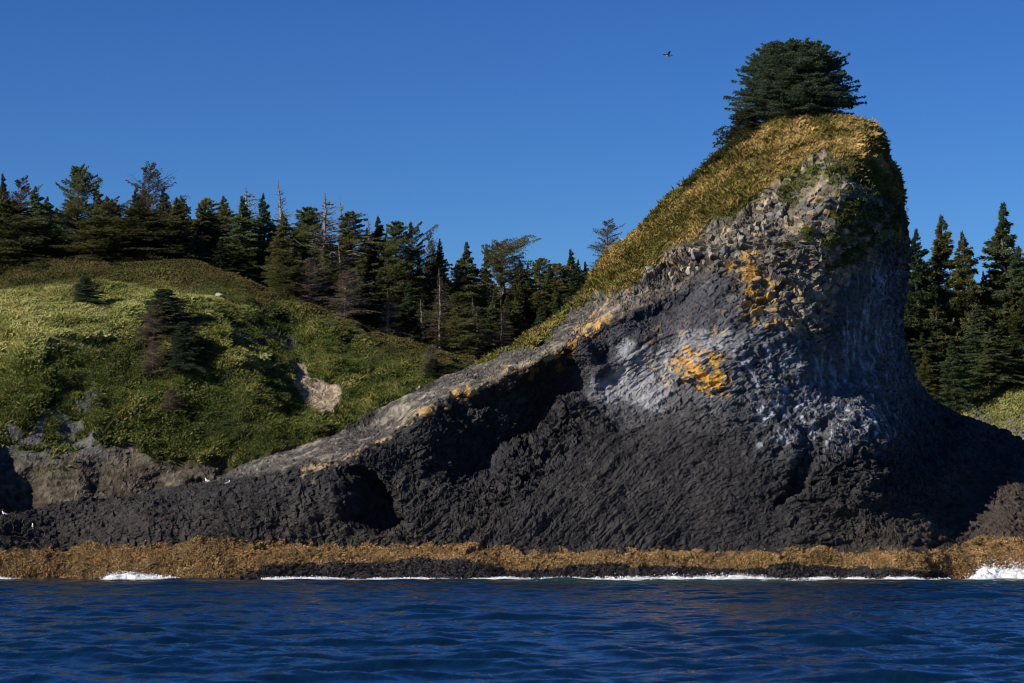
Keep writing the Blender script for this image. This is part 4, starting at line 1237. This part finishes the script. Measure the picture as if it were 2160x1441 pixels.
def gull(name, loc, rz, label, wing=(0.30, 0.31, 0.33)):
    X = lambda x, z, w, h_, tx=1.0, tz=0.0: ((x, 0, z), w, h_, (tx, 0, tz))
    rings = [X(-0.30, 0.175, .004, .004), X(-0.27, .18, .035, .012), X(-.18, .19, .055, .04), X(-.08, .20, .085, .075), X(.04, .215, .095, .09, 1, .15), X(.12, .245, .08, .085, .8, .6),
             X(.155, .30, .05, .055, .4, 1), X(.165, .345, .042, .045, .4, 1), X(.175, .385, .045, .05, .5, 1), X(.20, .415, .04, .035, 1, .4), X(.235, .405, .018, .018, 1, -.2), X(.29, .392, .006, .008, 1, -.25)]
    V, F = loft(rings)
    col_ = np.tile(np.array([[0.80, 0.80, 0.79]]), (len(V), 1))
    top = (V[:, 0] < 0.06) & (V[:, 2] > 0.20)
    col_[top] = wing
    col_[V[:, 0] < -0.24] = (0.06, 0.06, 0.065)
    col_[V[:, 0] > 0.225] = (0.65, 0.42, 0.06)
    body = mk(name, V, np.array(F), M_BIRD, col_, smooth=True)
    for s in (-1, 1):
        wv2, wf2 = tubes([(np.array([(0.0, s * .035, .16), (0.01, s * .035, .07), (0.0, s * .035, .0)]), np.array([.014, .010, .010])),
                          (np.array([(0.0, s * .035, .006), (.05, s * .04, .004), (.075, s * .045, .002)]), np.array([.010, .012, .004]))], 6)
        mk('leg', wv2, wf2, M_BIRD, np.tile(np.array([[0.45, 0.30, 0.20]]), (len(wv2), 1)), body)
    body.location = loc
    body.rotation_euler = (0, 0, rz)
    body.scale = (1.15, 1.15, 1.15)
    tag(body, label, 'gull', 'gulls resting on the headland')
    return body


for u, v, rz, lab in [(437, 1018, 2.6, 'left of the two white gulls standing close together on the ridge'), (479, 1020, 0.4, 'right of the two white gulls standing close together on the ridge'),
                      (10, 1079, 2.9, 'white gull standing on the ridge at the left edge of the picture'), (71, 1115, 1.8, 'gull on the dark rock below the ridge near the left edge'),
                      (882, 826, 0.8, 'white gull on the slab edge halfway up the ridge')]:
    i = np.argmin((cs.u[:cs.front] - u) ** 2 + (cs.v[:cs.front] - v) ** 2)
    P_ = cs.P[:cs.front].reshape(-1, 3)[i]
    gull('gull', (P_[0], P_[1] - 0.15, P_[2] - 0.02), rz, lab)

# flying bird
X = lambda x, z, w, h_: ((x, 0, z), w, h_, (1, 0, 0))
rings = [X(-.24, .005, .004, .003), X(-.21, .005, .05, .010), X(-.15, 0, .05, .03), X(-.05, -.005, .07, .065), X(.06, 0, .075, .07), X(.14, .012, .055, .052), X(.20, .024, .036, .036), X(.25, .030, .036, .037), X(.285, .028, .025, .024), X(.31, .024, .010, .014), X(.345, .018, .003, .004)]
V, F = loft(rings)
col_ = np.tile(np.array([[0.018, 0.018, 0.02]]), (len(V), 1))
col_[(V[:, 2] < 0.01) & (V[:, 0] > -0.16) & (V[:, 0] < 0.15)] = (0.8, 0.8, 0.8)
bird = mk('seabird', V, np.array(F), M_BIRD, col_, smooth=True)
for s in (-1, 1):
    n_ = 9
    t = np.linspace(0, 1, n_)
    ln = 0.36
    z_ = 0.03 + (0.12 if s > 0 else 0.16) * np.sin(t * 1.9) * 0.9 - 0.05 * t
    y_ = s * (0.05 + ln * t)
    ch = 0.15 * (1 - t ** 2.2) * (0.85 + 0.3 * t) + 0.012
    xc = 0.04 - 0.11 * t ** 1.5
    th_ = 0.010 * (1 - t) + 0.002
    W = np.concatenate([np.stack([xc + ch * 0.4, y_, z_], 1), np.stack([xc, y_, z_ + th_], 1), np.stack([xc - ch * 0.6, y_, z_], 1), np.stack([xc, y_, z_ - th_], 1)])
    Fq = []
    for i in range(n_ - 1):
        for a_i in range(4):
            a = a_i * n_ + i; b_ = ((a_i + 1) % 4) * n_ + i
            Fq.append((a, b_, b_ + 1, a + 1))
    mk('wing', W, np.array(Fq), M_BIRD, np.tile(np.array([[0.02, 0.02, 0.022]]), (len(W), 1)), bird, smooth=True)
bird.location = at(1410, 117, 205)
bird.scale = (1.3, 1.3, 1.3)
bird.rotation_euler = (math.radians(-28), math.radians(-6), math.radians(172))
tag(bird, 'black seabird with white belly flying in the blue sky left of the big tree', 'bird')
